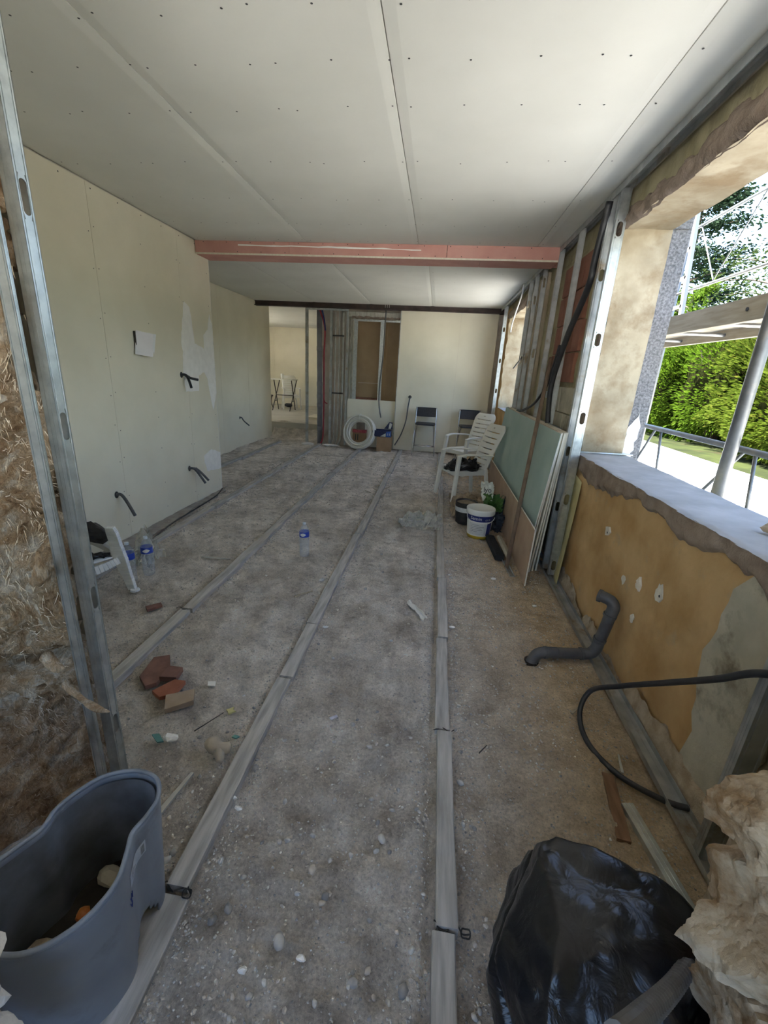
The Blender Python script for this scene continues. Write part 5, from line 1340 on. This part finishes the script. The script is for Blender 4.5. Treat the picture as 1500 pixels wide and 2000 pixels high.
# ------------------------------------------------------------------ waste pipe, cable loop, profile at the window wall
pp = thing('waste_pipe', 'dark grey PVC waste pipe elbowing up the window wall', 'pipe', (0.95, 2.42, 0))
def run(pts, r, nm): MB().tube(smooth_path(pts, 7), r, 16).build(nm, PVC, pp, smooth=True)
run([(0.73, 2.385, -0.04), (0.755, 2.39, 0.025), (0.80, 2.395, 0.047), (0.88, 2.405, 0.048)], 0.034, 'floor_bend')
run([(0.87, 2.404, 0.048), (0.99, 2.42, 0.050), (1.05, 2.425, 0.052)], 0.033, 'horizontal_pipe')
run([(1.04, 2.424, 0.052), (1.085, 2.428, 0.062), (1.11, 2.43, 0.10), (1.115, 2.43, 0.15)], 0.0345, 'lower_elbow')
run([(1.115, 2.43, 0.14), (1.13, 2.425, 0.25), (1.14, 2.42, 0.36)], 0.033, 'riser')
run([(1.14, 2.42, 0.345), (1.145, 2.42, 0.395), (1.13, 2.435, 0.425), (1.10, 2.455, 0.435), (1.075, 2.475, 0.435)], 0.0345, 'upper_elbow')
for c, d in (((0.80, 2.395, 0.047), (0.815, 2.397, 0.047)), ((1.02, 2.422, 0.051), (1.035, 2.424, 0.052)), ((1.1155, 2.43, 0.155), (1.118, 2.429, 0.17)), ((1.136, 2.422, 0.33), (1.1385, 2.421, 0.345)), ((1.085, 2.467, 0.435), (1.072, 2.477, 0.435))):
    MB().tube([c, d], 0.0385, 16).build('collar', PVC, pp, smooth=False)
MB().tube([(1.0735, 2.4765, 0.435), (1.0715, 2.478, 0.435)], 0.029, 14).build('pipe_mouth', SCREW, pp)
tag(rock_mb((0.735, 2.37, -0.03), (0.06, 0.085, 0.012), 5, 0.2, 2, 2).build('dark_pit', mat('dark_soil', (0.02, 0.015, 0.012), (0.05, 0.035, 0.025), scale=30, rough=0.95)), 'dark hole in the floor where the waste pipe ends', 'hole')  # flat near-black lump set in the floor hollow at the pipe end
tag(MB().tube(smooth_path([(1.165, 1.455, 0.03), (1.08, 1.49, 0.016), (0.94, 1.58, 0.018), (0.86, 1.74, 0.02), (0.865, 1.90, 0.05), (0.93, 1.98, 0.13), (1.00, 1.86, 0.27), (1.03, 1.62, 0.49), (1.05, 1.40, 0.69), (1.06, 1.28, 0.81), (1.09, 1.18, 0.88)], 12), 0.0125, 10).build('conduit_loop', BLACKP, smooth=True), 'black conduit looping over the floor at the window wall', 'conduit')
pr_ = thing('steel_profile', 'steel profile lying on the floor beside the black sack', 'profile', (0.945, 1.25, 0.0))
a, b = Vector((0.917, 1.435, 0.012)), Vector((0.985, 0.98, 0.012))
dv = (b - a).normalized(); sv = dv.cross(Vector((0, 0, 1))).normalized()
for o_, w, tk, zz in ((0, 0.046, 0.002, 0.030), (-0.023, 0.002, 0.03, 0.015), (0.023, 0.002, 0.03, 0.015), (-0.008, 0.003, 0.004, 0.032), (0.008, 0.003, 0.004, 0.032)):
    MB().bar(a + sv * o_ + Vector((0, 0, zz - 0.012)), b + sv * o_ + Vector((0, 0, zz - 0.012)), w, tk).build('web' if o_ == 0 else ('flange' if abs(o_) > 0.02 else 'rib'), GALV, pr_)
tag(MB().obox((0.872, 1.43, 0.012), (0.05, 0.30, 0.018), (0, 0, -0.15)).build('rusty_plank', mat('rusty_wood', (0.14, 0.075, 0.04), (0.24, 0.14, 0.08), scale=8, rough=0.9, stretch=(5, 0.7, 5)), bevel=0.002), 'short rust-brown plank beside the steel profile', 'plank')
# conduits hanging on the window wall between the studs
tag(MB().tube(smooth_path([(1.075, 3.72, 2.86), (1.07, 3.80, 2.54), (1.068, 3.84, 2.34), (1.068, 4.16, 2.05), (1.066, 4.38, 1.76), (1.066, 4.45, 1.57), (1.07, 4.42, 1.38), (1.08, 4.40, 1.26)], 8), 0.024, 10).build('wall_conduit', BLACKP, smooth=True), 'thick black conduit bundle hanging across the exposed red brick', 'conduit')
tag(MB().tube(smooth_path([(1.045, 4.30, 1.95), (1.045, 4.45, 1.70), (1.045, 4.60, 1.56), (1.04, 5.0, 1.39), (1.045, 5.6, 1.28), (1.06, 6.0, 1.25)], 8), 0.013, 8).build('wall_conduit', BLACKP, smooth=True), 'thin black conduit curving away from the bundle to the boards', 'conduit')
tag(MB().tube(smooth_path([(1.06, 6.9, 2.90), (1.10, 7.25, 2.80), (1.12, 7.7, 2.66), (1.12, 7.95, 2.50), (1.12, 8.0, 2.38)], 8), 0.011, 8).build('wall_conduit', WHITEPL, smooth=True), 'white cable curving down in the far window opening', 'cable')
tag(MB().tube([(1.16, 6.65, 1.98), (1.14, 7.3, 1.80)], 0.010, 8).build('wall_conduit', BLACKP), 'short black tube poking into the far window opening', 'conduit')
rd = tag(MB().tube([(1.185, 3.655, 1.112), (1.60, 3.735 - 0.05, 1.112)], 0.007, 8).build('steel_rod', GALV, smooth=True), 'thin steel rod lying on the sill by the reveal', 'rod')
tag(rock_mb((1.40, 1.83, 1.125), (0.05, 0.04, 0.025), 33, 0.15, 2, 6).build('brick_scrap', TANBASE), 'brown masonry scrap on the sill at the right edge', 'rubble')

# ------------------------------------------------------------------ bottles
def clear_mat():
    m, nt, p = newmat('clear_plastic')
    tr = nn(nt, 'ShaderNodeBsdfTransparent'); tr.inputs[0].default_value = (0.96, 0.98, 1.0, 1)
    p.inputs['Base Color'].default_value = (0.70, 0.76, 0.82, 1); p.inputs['Roughness'].default_value = 0.12
    lw = nn(nt, 'ShaderNodeLayerWeight'); lw.inputs[0].default_value = 0.35
    mr = nn(nt, 'ShaderNodeMapRange'); mr.inputs[3].default_value = 0.12; mr.inputs[4].default_value = 0.55
    nt.links.new(lw.outputs['Facing'], mr.inputs[0])
    mx = nn(nt, 'ShaderNodeMixShader')
    nt.links.new(mr.outputs[0], mx.inputs[0]); nt.links.new(tr.outputs[0], mx.inputs[1]); nt.links.new(p.outputs[0], mx.inputs[2])
    nt.links.new(mx.outputs[0], nt.nodes['Material Output'].inputs[0])
    return m
CLEAR = clear_mat()
BLUEL = mat('blue_label', (0.02, 0.05, 0.36), (0.035, 0.08, 0.45), scale=20, rough=0.4)
CAPM = mat('pale_cap', (0.65, 0.72, 0.78), rough=0.4)
def make_bottle(label):
    t = thing('water_bottle', label, 'bottle', (0, 0, 0), (0, 0, 0), 'clear water bottles on the floor', local=True)
    prof = [(0.030, 0.004), (0.041, 0.012), (0.043, 0.03)]
    z = 0.03
    for k in range(9):
        prof += [(0.0435, z + 0.006), (0.0405, z + 0.011), (0.0435, z + 0.016)]; z += 0.0175
    prof += [(0.044, 0.20), (0.044, 0.245), (0.040, 0.262), (0.030, 0.285), (0.016, 0.303), (0.0135, 0.308), (0.0135, 0.322)]
    MB().lathe(prof, 28, (0, 0, 0), True, False).build('bottle_body', CLEAR, t, smooth=True)
    lb_ = MB().lathe([(0.0445, 0.198), (0.0445, 0.248)], 28, (0, 0, 0), False, False).build('label_band', BLUEL, t, smooth=True)
    MB().grid(lambda u, v: (0.0450 * math.sin((u - 0.5) * 1.3), -0.0450 * math.cos((u - 0.5) * 1.3), 0.223 + (v - 0.5) * 0.03 * math.sin(PI * u) + 0.004 * (u - 0.5)), 14, 3).build('label_emblem', WHITEPL, lb_, smooth=True)
    MB().lathe([(0.015, 0.312), (0.0155, 0.315), (0.0155, 0.330), (0.0, 0.331)], 18, (0, 0, 0), True, False).build('cap', CAPM, t)
    return t
b1 = make_bottle('clear water bottle standing alone in the middle of the floor'); b1.location = (-1.075, 3.52, 0.0)
dup(b1, (-2.16, 2.87, 0.0), (0, 0, 0.5), 'right one of the two water bottles by the low white chair')
dup(b1, (-2.215, 2.73, 0.0), (0, 0, -0.9), 'left one of the two water bottles, touching the low white chair')

# ------------------------------------------------------------------ low white chair behind the stud
lc = thing('plastic_chair', 'low white plastic chair half hidden behind the steel studs', 'chair', (-2.3, 2.50, 0))
WP2 = mat('white_plastic_cool', (0.72, 0.74, 0.76), (0.80, 0.82, 0.84), scale=6, rough=0.4)
def leg(pts, ws): 
    mb = MB(); Q = smooth_path(pts, 6)
    n = len(Q)
    for i in range(n - 1):
        w = np.interp(i / (n - 1), np.linspace(0, 1, len(ws)), ws); mb.bar(Q[i], Q[i + 1], w, 0.03, (0, 1, 0))
    return mb
leg([(-2.125, 2.62, 0.005), (-2.145, 2.61, 0.12), (-2.175, 2.60, 0.26)], [0.06, 0.075, 0.115]).build('front_leg', WP2, lc, bevel=0.004)
leg([(-2.18, 2.60, 0.25), (-2.192, 2.60, 0.36), (-2.20, 2.59, 0.455), (-2.205, 2.58, 0.505)], [0.12, 0.085, 0.08, 0.06]).build('arm_post', WP2, lc, bevel=0.006)
MB().lathe([(0.03, 0.0), (0.034, 0.004), (0.03, 0.016)], 14, (-2.10, 2.61, 0.0)).build('foot_pad', WP2, lc)
leg([(-2.18, 2.59, 0.25), (-2.26, 2.49, 0.215), (-2.38, 2.36, 0.20), (-2.48, 2.22, 0.22)], [0.05, 0.06, 0.06, 0.05]).build('seat_rim', WP2, lc, bevel=0.004)
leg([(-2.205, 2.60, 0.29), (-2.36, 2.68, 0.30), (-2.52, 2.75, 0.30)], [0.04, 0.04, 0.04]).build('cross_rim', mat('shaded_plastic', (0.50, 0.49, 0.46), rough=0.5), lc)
for p in ((-2.52, 2.20), (-2.60, 2.70)):
    leg([(p[0], p[1], 0.005), (p[0] + 0.02, p[1], 0.28)], [0.05, 0.06]).build('rear_leg', WP2, lc, bevel=0.004)
MB().grid(lambda u, v: (-2.22 - 0.30 * u - 0.04 * v, 2.59 - 0.36 * u * 0.6 - 0.30 * (1 - v) * u + 0.12 * v, 0.262 + 0.02 * math.sin(v * PI)), 10, 10).build('seat', WP2, lc, smooth=True, solid=0.01)
def cush(u, v): return (-2.235 - 0.26 * u, 2.56 - 0.30 * u + 0.16 * v * u + 0.03 * v, 0.285 + 0.035 * math.sin(u * PI) * math.sin(v * PI))
tag(crumple(cush, 24, 20, 0.02, 5, 61).build('tool_cloth', BAGM, smooth=True, solid=0.004), 'black film lying on the seat of the low white chair', 'cloth')
tag(rock_mb((-2.40, 2.64, 0.42), (0.14, 0.07, 0.085), 12, 0.15, 3, 6).build('tool_bag', mat('dark_bag', (0.015, 0.015, 0.018), (0.03, 0.03, 0.033), scale=20, rough=0.6)), 'dark tool bag on the arm of the low white chair', 'bag')
tag(rock_mb((-2.45, 2.50, 0.52), (0.075, 0.06, 0.07), 14, 0.1, 3, 5).build('cloth_bundle', mat('plum_cloth', (0.03, 0.018, 0.025), (0.05, 0.03, 0.04), scale=20, rough=0.8)), 'dark plum cloth bundle on top of the tool bag', 'cloth')
# crumpled clear wrapping behind the bottles and in the middle of the floor
def film_mat():
    m, nt, p = newmat('clear_film')
    tr = nn(nt, 'ShaderNodeBsdfTransparent'); tr.inputs[0].default_value = (0.95, 0.95, 0.93, 1)
    df = nn(nt, 'ShaderNodeBsdfPrincipled'); df.inputs['Base Color'].default_value = (0.72, 0.70, 0.64, 1); df.inputs['Roughness'].default_value = 0.15
    mx = nn(nt, 'ShaderNodeMixShader'); mx.inputs[0].default_value = 0.38
    nt.links.new(tr.outputs[0], mx.inputs[1]); nt.links.new(df.outputs[0], mx.inputs[2])
    nt.links.new(mx.outputs[0], nt.nodes['Material Output'].inputs[0])
    return m
FILM = film_mat()
tag(crumple(lambda u, v: (-0.27 + 0.42 * u + 0.02 * math.sin(v * 9), 4.45 + 0.50 * v * (0.5 + u * 0.5), 0.045 + 0.07 * math.sin(u * PI) * math.sin(v * PI)), 40, 40, 0.055, 6, 71).build('plastic_wrap', FILM, smooth=False), 'crumpled clear plastic wrap on the floor left of the bucket', 'plastic')
tag(crumple(lambda u, v: (-2.42 + 0.20 * u, 2.95 + 0.22 * v, 0.04 + 0.24 * math.sin(u * PI) * math.sin(v * PI)), 30, 30, 0.05, 6, 73).build('plastic_wrap', FILM, smooth=False), 'clear plastic packing bag standing behind the water bottles', 'plastic')
# ------------------------------------------------------------------ debris on the floor
def slab(name, label, cat, poly, h, m, z=None, tilt=(0, 0), group=None):
    cx = sum(p[0] for p in poly) / len(poly); cy = sum(p[1] for p in poly) / len(poly)
    z = max(0.002, fh(cx, cy)) if z is None else z
    o = MB().prism([(x, y, z + (x - cx) * tilt[0] + (y - cy) * tilt[1]) for x, y in poly], (0, 0, h)).build(name, m, bevel=0.002 if h > 0.008 else 0.0)
    return tag(o, label, cat, group)
TILE = mat('terracotta', (0.17, 0.085, 0.066), (0.25, 0.13, 0.10), scale=14, rough=0.9, bumps=0.3, bscale=60); TILE2 = mat('terracotta_bright', (0.27, 0.095, 0.055), (0.34, 0.13, 0.08), scale=14, rough=0.9); TILE3 = mat('tan_tile', (0.36, 0.27, 0.19), (0.44, 0.34, 0.25), scale=10, rough=0.9, bumps=0.2, bscale=60)
g_ = 'broken clay tile pieces on the floor'
slab('tile_fragment', 'large dull red tile fragment, farthest of the broken pieces', 'tile', [(-1.455, 1.75), (-1.47, 1.90), (-1.39, 1.93), (-1.33, 1.84), (-1.335, 1.72), (-1.38, 1.69)], 0.026, TILE, tilt=(0.05, 0.08), group=g_)
slab('tile_fragment', 'small reddish tile fragment leaning on the large one', 'tile', [(-1.335, 1.745), (-1.335, 1.83), (-1.255, 1.84), (-1.250, 1.765)], 0.03, TILE, z=0.012, tilt=(-0.1, 0.1), group=g_)
slab('tile_fragment', 'bright orange-red tile fragment in the middle of the broken pieces', 'tile', [(-1.325, 1.665), (-1.245, 1.745), (-1.18, 1.74), (-1.195, 1.655), (-1.26, 1.63)], 0.024, TILE2, z=0.008, tilt=(0.1, 0.15), group=g_)
slab('tile_fragment', 'tan rectangular tile fragment nearest of the broken pieces', 'tile', [(-1.23, 1.64), (-1.105, 1.70), (-1.075, 1.63), (-1.185, 1.555)], 0.03, TILE3, tilt=(0.02, 0.10), group=g_)
slab('tile_fragment', 'lone brown tile chip by the third batten row', 'tile', [(-1.87, 2.40), (-1.80, 2.47), (-1.77, 2.44), (-1.83, 2.36)], 0.02, TILE, group=g_)
PAPR = mat('scrap_paper', (0.66, 0.64, 0.58), (0.76, 0.74, 0.69), scale=8, rough=0.8)
tag(crumple(lambda u, v: (-0.095 + 0.135 * u + 0.035 * v, 2.865 - 0.22 * u + 0.045 * v, 0.014), 16, 5, 0.012, 3, 81).build('paper_strip', PAPR, solid=0.001), 'torn white paper strip near the first batten row', 'paper')
def stick(label, a, b, w=0.012, h=0.01, m=WOODB, name='wood_splinter'):
    return tag(MB().bar((a[0], a[1], 0.012), (b[0], b[1], 0.014), w, h, (0, 0, 1), w * 0.6, h * 0.7).build(name, m), label, 'stick', 'sticks and splinters on the floor')
PALEW = mat('pale_lath', (0.42, 0.41, 0.37), (0.52, 0.51, 0.46), scale=8, rough=0.85)
stick('grey-green lath beside the grey bin', (-0.905, 1.07), (-0.87, 1.265), 0.022, 0.012, PALEW)
stick('pale splinter between the second and third batten rows', (-0.925, 2.77), (-0.815, 2.88), 0.016)
stick('curved pale splinter left of the lone bottle', (-1.93, 3.26), (-1.67, 3.27), 0.02, 0.008, PALEW)
stick('thin dark twig near the black sack', (0.338, 1.59), (0.378, 1.64), 0.005, 0.005, DK)
stick('short tan splinter by the waste pipe', (0.84, 1.93), (0.90, 1.99), 0.014)
stick('pale sliver beside the window-wall track', (0.965, 1.60), (0.985, 1.70), 0.012, 0.006, PALEW)
stick('dark wire near the tile fragments', (-0.98, 1.47), (-0.90, 1.60), 0.004, 0.004, DK)
for k in range(7):
    x = -0.72 + 0.10 * math.sin(k * 2.1); y = 5.55 + k * 0.13; a = k * 1.3
    stick('%s pale lath scrap in the scatter along the far second batten row' % ('first', 'second', 'third', 'fourth', 'fifth', 'sixth', 'seventh')[k], (x, y), (x + 0.12 * math.cos(a), y + 0.12 * abs(math.sin(a)) + 0.04), 0.014, 0.008)
# bone-shaped scrap of foam
bo = tag(MB().tube(smooth_path([(-0.885, 1.405, 0.025), (-0.85, 1.40, 0.03), (-0.81, 1.385, 0.03), (-0.765, 1.40, 0.03)], 5), [0.014, 0.02, 0.026, 0.03, 0.034, 0.036, 0.036, 0.034, 0.032, 0.03, 0.028, 0.027, 0.026, 0.025, 0.022, 0.012], 10).add(*(lambda m_: (m_.v, m_.f))(MB().tube(smooth_path([(-0.82, 1.39, 0.028), (-0.79, 1.345, 0.025), (-0.785, 1.325, 0.02)], 5), [0.03, 0.028, 0.026, 0.024, 0.022, 0.02, 0.018, 0.017, 0.015, 0.013, 0.008], 10))).build('foam_scrap', mat('old_foam', (0.42, 0.36, 0.28), (0.55, 0.49, 0.40), scale=12, rough=0.95, bumps=0.5, bscale=40), smooth=True), 'forked cream foam scrap beside the second batten row', 'scrap')
slab('painted_chip', 'teal-faced plaster chip below the tile fragments', 'chip', [(-1.16, 1.42), (-1.13, 1.43), (-1.085, 1.395), (-1.11, 1.385)], 0.008, mat('teal_chip', (0.10, 0.25, 0.24), rough=0.7))
tag(rock_mb((-1.065, 1.415, 0.012), (0.035, 0.025, 0.014), 301, 0.3, 2, 5).build('painted_chip', COMP), 'crumbled white chip next to the teal one', 'chip')
slab('painted_chip', 'star-shaped yellow chip near the second batten row', 'chip', [(-0.90, 1.625), (-0.885, 1.635), (-0.87, 1.65), (-0.865, 1.63), (-0.85, 1.625), (-0.865, 1.612), (-0.875, 1.60), (-0.885, 1.613)], 0.008, mat('yellow_chip', (0.60, 0.55, 0.25), rough=0.8))
slab('painted_chip', 'small teal flake beside the foam scrap', 'chip', [(-0.80, 1.475), (-0.79, 1.49), (-0.765, 1.485), (-0.775, 1.47)], 0.006, mat('teal_chip', (0.10, 0.25, 0.24), rough=0.7))
slab('painted_chip', 'small pale blue paper scrap in the middle of the floor', 'paper', [(-0.385, 1.675), (-0.355, 1.70), (-0.345, 1.69), (-0.372, 1.663)], 0.003, mat('bluish_paper', (0.55, 0.55, 0.66), rough=0.8))
slab('painted_chip', 'flat grey-white scrap above the yellow chip', 'chip', [(-1.09, 1.80), (-1.05, 1.81), (-1.035, 1.775), (-1.075, 1.77)], 0.004, COMP)
for k, (x, y) in enumerate(((-0.60, 2.44), (0.245, 2.62), (0.88, 3.05), (0.21, 6.4), (0.62, 3.45), (-0.245, 0.765), (-0.40, 0.71), (-0.66, 1.20), (-0.62, 1.16))):
    s = 0.022 if k < 5 else 0.016
    o = rock_mb((x, y, max(fh(x, y), 0.0) + 0.006), (s, s * 0.6, 0.009), 320 + k, 0.2, 2, 6).build('plaster_flake', COMP)
    tag(o, 'white plaster flake ' + ('on the second batten row, mid floor', 'beside the first batten row', 'near the foot of the brown offcut board', 'beside the first batten row by the white chairs', 'on the sand before the filler bucket', 'largest of those near the bottom edge', 'second of those near the bottom edge', 'nearest the foam scrap', 'just below the one by the foam scrap')[k], 'flake', 'white plaster flakes')
# twisted wire ties on the battens
for k, (x, y) in enumerate(((-0.70, 0.86), (0.185, 0.90), (0.175, 1.685), (-1.60, 2.42))):
    P = [(x - 0.05 + 0.10 * t + 0.004 * math.sin(t * 17 + k), y + 0.012 * math.sin(t * 9 + k * 2), 0.024 + 0.004 * math.sin(t * 13)) for t in np.linspace(0, 1, 24)]
    P += [(x + 0.05 + 0.014 * math.cos(a), y - 0.01 + 0.014 * math.sin(a), 0.028 + 0.004 * math.sin(3 * a)) for a in np.linspace(0, 9, 26)] if k < 2 else []
    tag(MB().tube(P, 0.0025, 5).build('wire_tie', DK), ('twisted wire tie over the batten beside the grey bin', 'twisted wire tie on the nearest length by the black sack', 'dark wire across the first batten row', 'dark wire across the third batten row')[k], 'wire')
# the cable along the foot of the left wall
tag(MB().tube(smooth_path([(-2.79, 5.36, 0.02), (-2.70, 5.0, 0.02), (-2.66, 4.4, 0.022), (-2.62, 3.8, 0.02), (-2.48, 3.2, 0.02)], 8), 0.008, 6).build('floor_cable', BLACKP), 'thin dark cable along the foot of the left wall', 'cable')

# pebbles: the ones big enough to pick out, then the gravel
PEBM = [mat('pebble_grey', (0.42, 0.40, 0.375), (0.60, 0.58, 0.55), scale=20, rough=0.8), mat('pebble_dark', (0.26, 0.25, 0.24), (0.38, 0.365, 0.35), scale=20, rough=0.75), mat('pebble_tan', (0.48, 0.42, 0.35), (0.64, 0.575, 0.50), scale=20, rough=0.85), mat('pebble_pale', (0.60, 0.58, 0.54), (0.72, 0.70, 0.66), scale=20, rough=0.85)]
protos = []
for k in range(12):
    me = rock_mb((0, 0, 0), (1, 0.8, 0.62), 400 + k, 0.14, 2, 3 + k % 5).mesh('pebble', (0, 0, 0), True)
    me.materials.append(PEBM[(0, 1, 2, 0, 3, 1, 0, 2, 0, 0, 2, 1)[k]]); protos.append(me)
PEB = [(-0.598, 2.254), (-0.513, 2.177), (-0.475, 2.125), (-0.642, 1.957), (-0.778, 1.679), (-0.643, 1.395), (-0.636, 1.354), (-0.558, 1.513), (-0.506, 1.534), (-0.414, 1.579), (-0.265, 1.679), (-0.163, 1.551), (0.021, 1.652), (0.25, 1.996), (0.26, 1.884), (0.24, 1.733), (0.26, 1.603), (0.255, 1.441), (-0.116, 1.301), (-0.157, 1.278), (-0.25, 1.711), (-1.055, 2.115), (-0.80, 3.091), (-0.133, 1.574), (0.339, 2.105), (-1.073, 3.08), (-1.005, 2.532), (-0.106, 1.862), (-0.965, 2.103), (-0.462, 1.236), (-0.08, 1.214), (-0.313, 1.127), (-0.489, 1.068), (-0.055, 1.152), (-0.07, 1.108), (-0.229, 1.05), (-0.283, 1.014), (-0.216, 0.937), (-0.511, 0.849), (-0.544, 0.809), (-0.322, 0.793), (-0.061, 0.895), (0.072, 0.839), (-0.087, 0.733), (0.057, 0.749), (0.018, 0.722), (-0.023, 0.725), (-0.358, 0.659), (-0.049, 0.775), (-0.86, 1.081), (-0.784, 0.95), (-0.60, 0.977), (-0.779, 0.973), (0.25, 1.438), (0.25, 1.252), (0.255, 0.729), (0.27, 0.742), (0.105, 0.996), (-0.158, 1.076), (-0.222, 0.917), (-0.021, 1.111), (-0.328, 0.69)]
BIG = {40: 0.024, 43: 0.018, 44: 0.019, 33: 0.019, 36: 0.018, 11: 0.016, 10: 0.015, 37: 0.017, 38: 0.018, 6: 0.020, 22: 0.026, 53: 0.017, 50: 0.018, 51: 0.014, 52: 0.015, 39: 0.018}
rr = random.Random(77)
for k in range(170):
    if k < len(PEB): x, y = PEB[k]; s = BIG.get(k, rr.uniform(0.0085, 0.0135))
    else:
        y = 0.55 + 3.2 * rr.random() ** 1.6; x = rr.uniform(-0.80 - 0.35 * (y - 0.5), min(0.98, 0.30 + 0.3 * y)); s = rr.uniform(0.006, 0.0115) * (1 + 0.15 * (y - 0.5))
        if min(abs(x - c) for c in (0.173, -0.69, -1.58, -2.53)) < 0.055 or (x < -0.62 and y < 0.98) or (x > 0.28 and y < 1.1): continue
    pi = rr.randrange(12)
    o = bpy.data.objects.new('pebble', protos[pi]); C.objects.link(o)
    o.location = (x, y, fh(x, y) + s * 0.25); o.rotation_euler = (rr.uniform(-.3, .3), rr.uniform(-.3, .3), rr.uniform(0, 6.28)); o.scale = (s, s, s)
    colr = ('grey', 'dark', 'tan', 'grey', 'pale', 'dark', 'grey', 'tan', 'grey', 'grey', 'tan', 'dark')[pi]
    lane = 'in the sandy lane by the window wall' if x > 0.173 else 'between the first and second batten rows' if x > -0.69 else 'between the second and third batten rows' if x > -1.58 else 'left of the third batten row'
    dist = 'close to the bottom edge' if y < 0.95 else 'level with the grey bin' if y < 1.35 else 'level with the tile fragments' if y < 1.9 else 'level with the paper strip' if y < 3.0 else 'level with the lone bottle'
    tag(o, '%s %s pebble %s, %s' % ('large' if s > 0.0155 else 'small', colr, lane, dist), 'pebble', 'pebbles scattered on the dirt floor')
def gravel(n, seed, smin, smax, ylo, yhi, pw):
    r = np.random.RandomState(seed)
    y = ylo + (yhi - ylo) * r.rand(n) ** pw; x = r.uniform(-1, 1, n)
    x = np.where(x < 0, x * np.minimum(3.9, 0.95 + 0.75 * y), x * 1.12)
    # thicker along the edges of the battens
    e = r.rand(n) < 0.35; c = np.array([0.173, -0.69, -1.58, -2.53])[r.randint(0, 4, n)]
    x = np.where(e, c + np.sign(r.rand(n) - 0.5) * (0.042 + np.abs(r.normal(0, 0.05, n))), x)
    keep = (np.min(np.abs(x[:, None] - np.array([0.173, -0.69, -1.58, -2.53])[None, :]), 1) > 0.042) & (x < 1.06) & (x > -2.78) & ~((x < -1.1) & (y < 1.1))
    x = x[keep]; y = y[keep]; n = len(x)
    z = floor_h(x, y); s = r.uniform(smin, smax, n) * (0.7 + 0.22 * y)
    base = np.array([(1, 0, 0), (-1, 0, 0), (0, 1, 0), (0, -1, 0), (0, 0, 0.7), (0, 0, -0.7)], float)
    tri = np.array([(0, 2, 4), (2, 1, 4), (1, 3, 4), (3, 0, 4), (2, 0, 5), (1, 2, 5), (3, 1, 5), (0, 3, 5)])
    V = base[None] * r.uniform(0.6, 1.3, (n, 6, 1)); a = r.uniform(0, 6.28, n); ca, sa = np.cos(a)[:, None], np.sin(a)[:, None]
    W = np.stack([V[..., 0] * ca - V[..., 1] * sa, V[..., 0] * sa + V[..., 1] * ca, V[..., 2]], -1) * s[:, None, None]
    W += np.stack([x, y, z + 0.1 * s], -1)[:, None, :]
    mb = MB(); mb.v = [tuple(p) for p in W.reshape(-1, 3).tolist()]; mb.f = (tri[None] + 6 * np.arange(n)[:, None, None]).reshape(-1, 3).tolist()
    return mb
for k, (m_, n, smin, smax) in enumerate(((PEBM[0], 9000, 0.0022, 0.0066), (PEBM[2], 5500, 0.002, 0.006), (PEBM[3], 5000, 0.0016, 0.0048), (PEBM[1], 4500, 0.002, 0.0062))):
    tag(gravel(n, 500 + k, smin, smax, 0.5, 8.5, 2.0).build('gravel', m_, origin=(0, 0, 0), fixn=False), ('mid grey', 'tan', 'pale', 'dark')[k] + ' grit and gravel scattered over the dirt floor', 'gravel', kind='stuff')

# clods of earth and mortar too many to count
def clods(n, seed, m_, smin, smax):
    r = np.random.RandomState(seed)
    y = 0.5 + 7.5 * r.rand(n) ** 1.9; x = r.uniform(-1, 1, n); x = np.where(x < 0, x * np.minimum(2.7, 0.85 + 0.55 * y), x * 1.05)
    cl = fbm(x * 2.2, y * 2.2, 0, 3, seed) + 0.3 * r.normal(0, 1, n)
    edge = np.min(np.abs(x[:, None] - np.array([0.173, -0.69, -1.58, -2.53])[None, :]), 1)
    keep = (edge > 0.05) & ((cl > 0.15) | (edge < 0.11)) & ~((x < -0.66) & (y < 1.0)) & ~((x > 0.32) & (y < 1.05)) & ~((x < -1.05) & (y < 1.2)) & (x > -2.7)
    x = x[keep]; y = y[keep]; n = len(x)
    bm = bmesh.new(); bmesh.ops.create_icosphere(bm, subdivisions=1, radius=1.0)
    base = np.array([v.co[:] for v in bm.verts]); tri = np.array([[v.index for v in f.verts] for f in bm.faces]); bm.free()
    V = base[None] * r.uniform(0.65, 1.25, (n, len(base), 1)) * np.stack([np.ones(n), r.uniform(0.6, 1, n), r.uniform(0.4, 0.75, n)], -1)[:, None, :]
    a = r.uniform(0, 6.28, n); ca, sa = np.cos(a)[:, None], np.sin(a)[:, None]; s = r.uniform(smin, smax, n) ** 1.0 * (0.85 + 0.12 * y)
    W = np.stack([V[..., 0] * ca - V[..., 1] * sa, V[..., 0] * sa + V[..., 1] * ca, V[..., 2]], -1) * s[:, None, None]
    W += np.stack([x, y, floor_h(x, y) + 0.12 * s], -1)[:, None, :]
    mb = MB(); mb.v = [tuple(p) for p in W.reshape(-1, 3).tolist()]; mb.f = (tri[None] + len(base) * np.arange(n)[:, None, None]).reshape(-1, 3).tolist()
    return mb
CLOD = mat('earth_clod', (0.40, 0.355, 0.30), (0.62, 0.565, 0.50), scale=30, rough=0.95, spec=0.1)
CLOD2 = mat('mortar_crumb', (0.55, 0.52, 0.47), (0.72, 0.69, 0.64), scale=30, rough=0.95, spec=0.1)
for k, (m_, n, a_, b_) in enumerate(((CLOD, 5200, 0.004, 0.0105), (CLOD2, 2600, 0.003, 0.0075), (PEBM[1], 1200, 0.004, 0.009))):
    tag(clods(n, 600 + k, m_, a_, b_).build('rubble_crumbs', m_, origin=(0, 0, 0), fixn=False), ('brown earth crumbs', 'pale mortar crumbs', 'dark stone crumbs')[k] + ' scattered thickly over the dirt floor', 'rubble', kind='stuff')
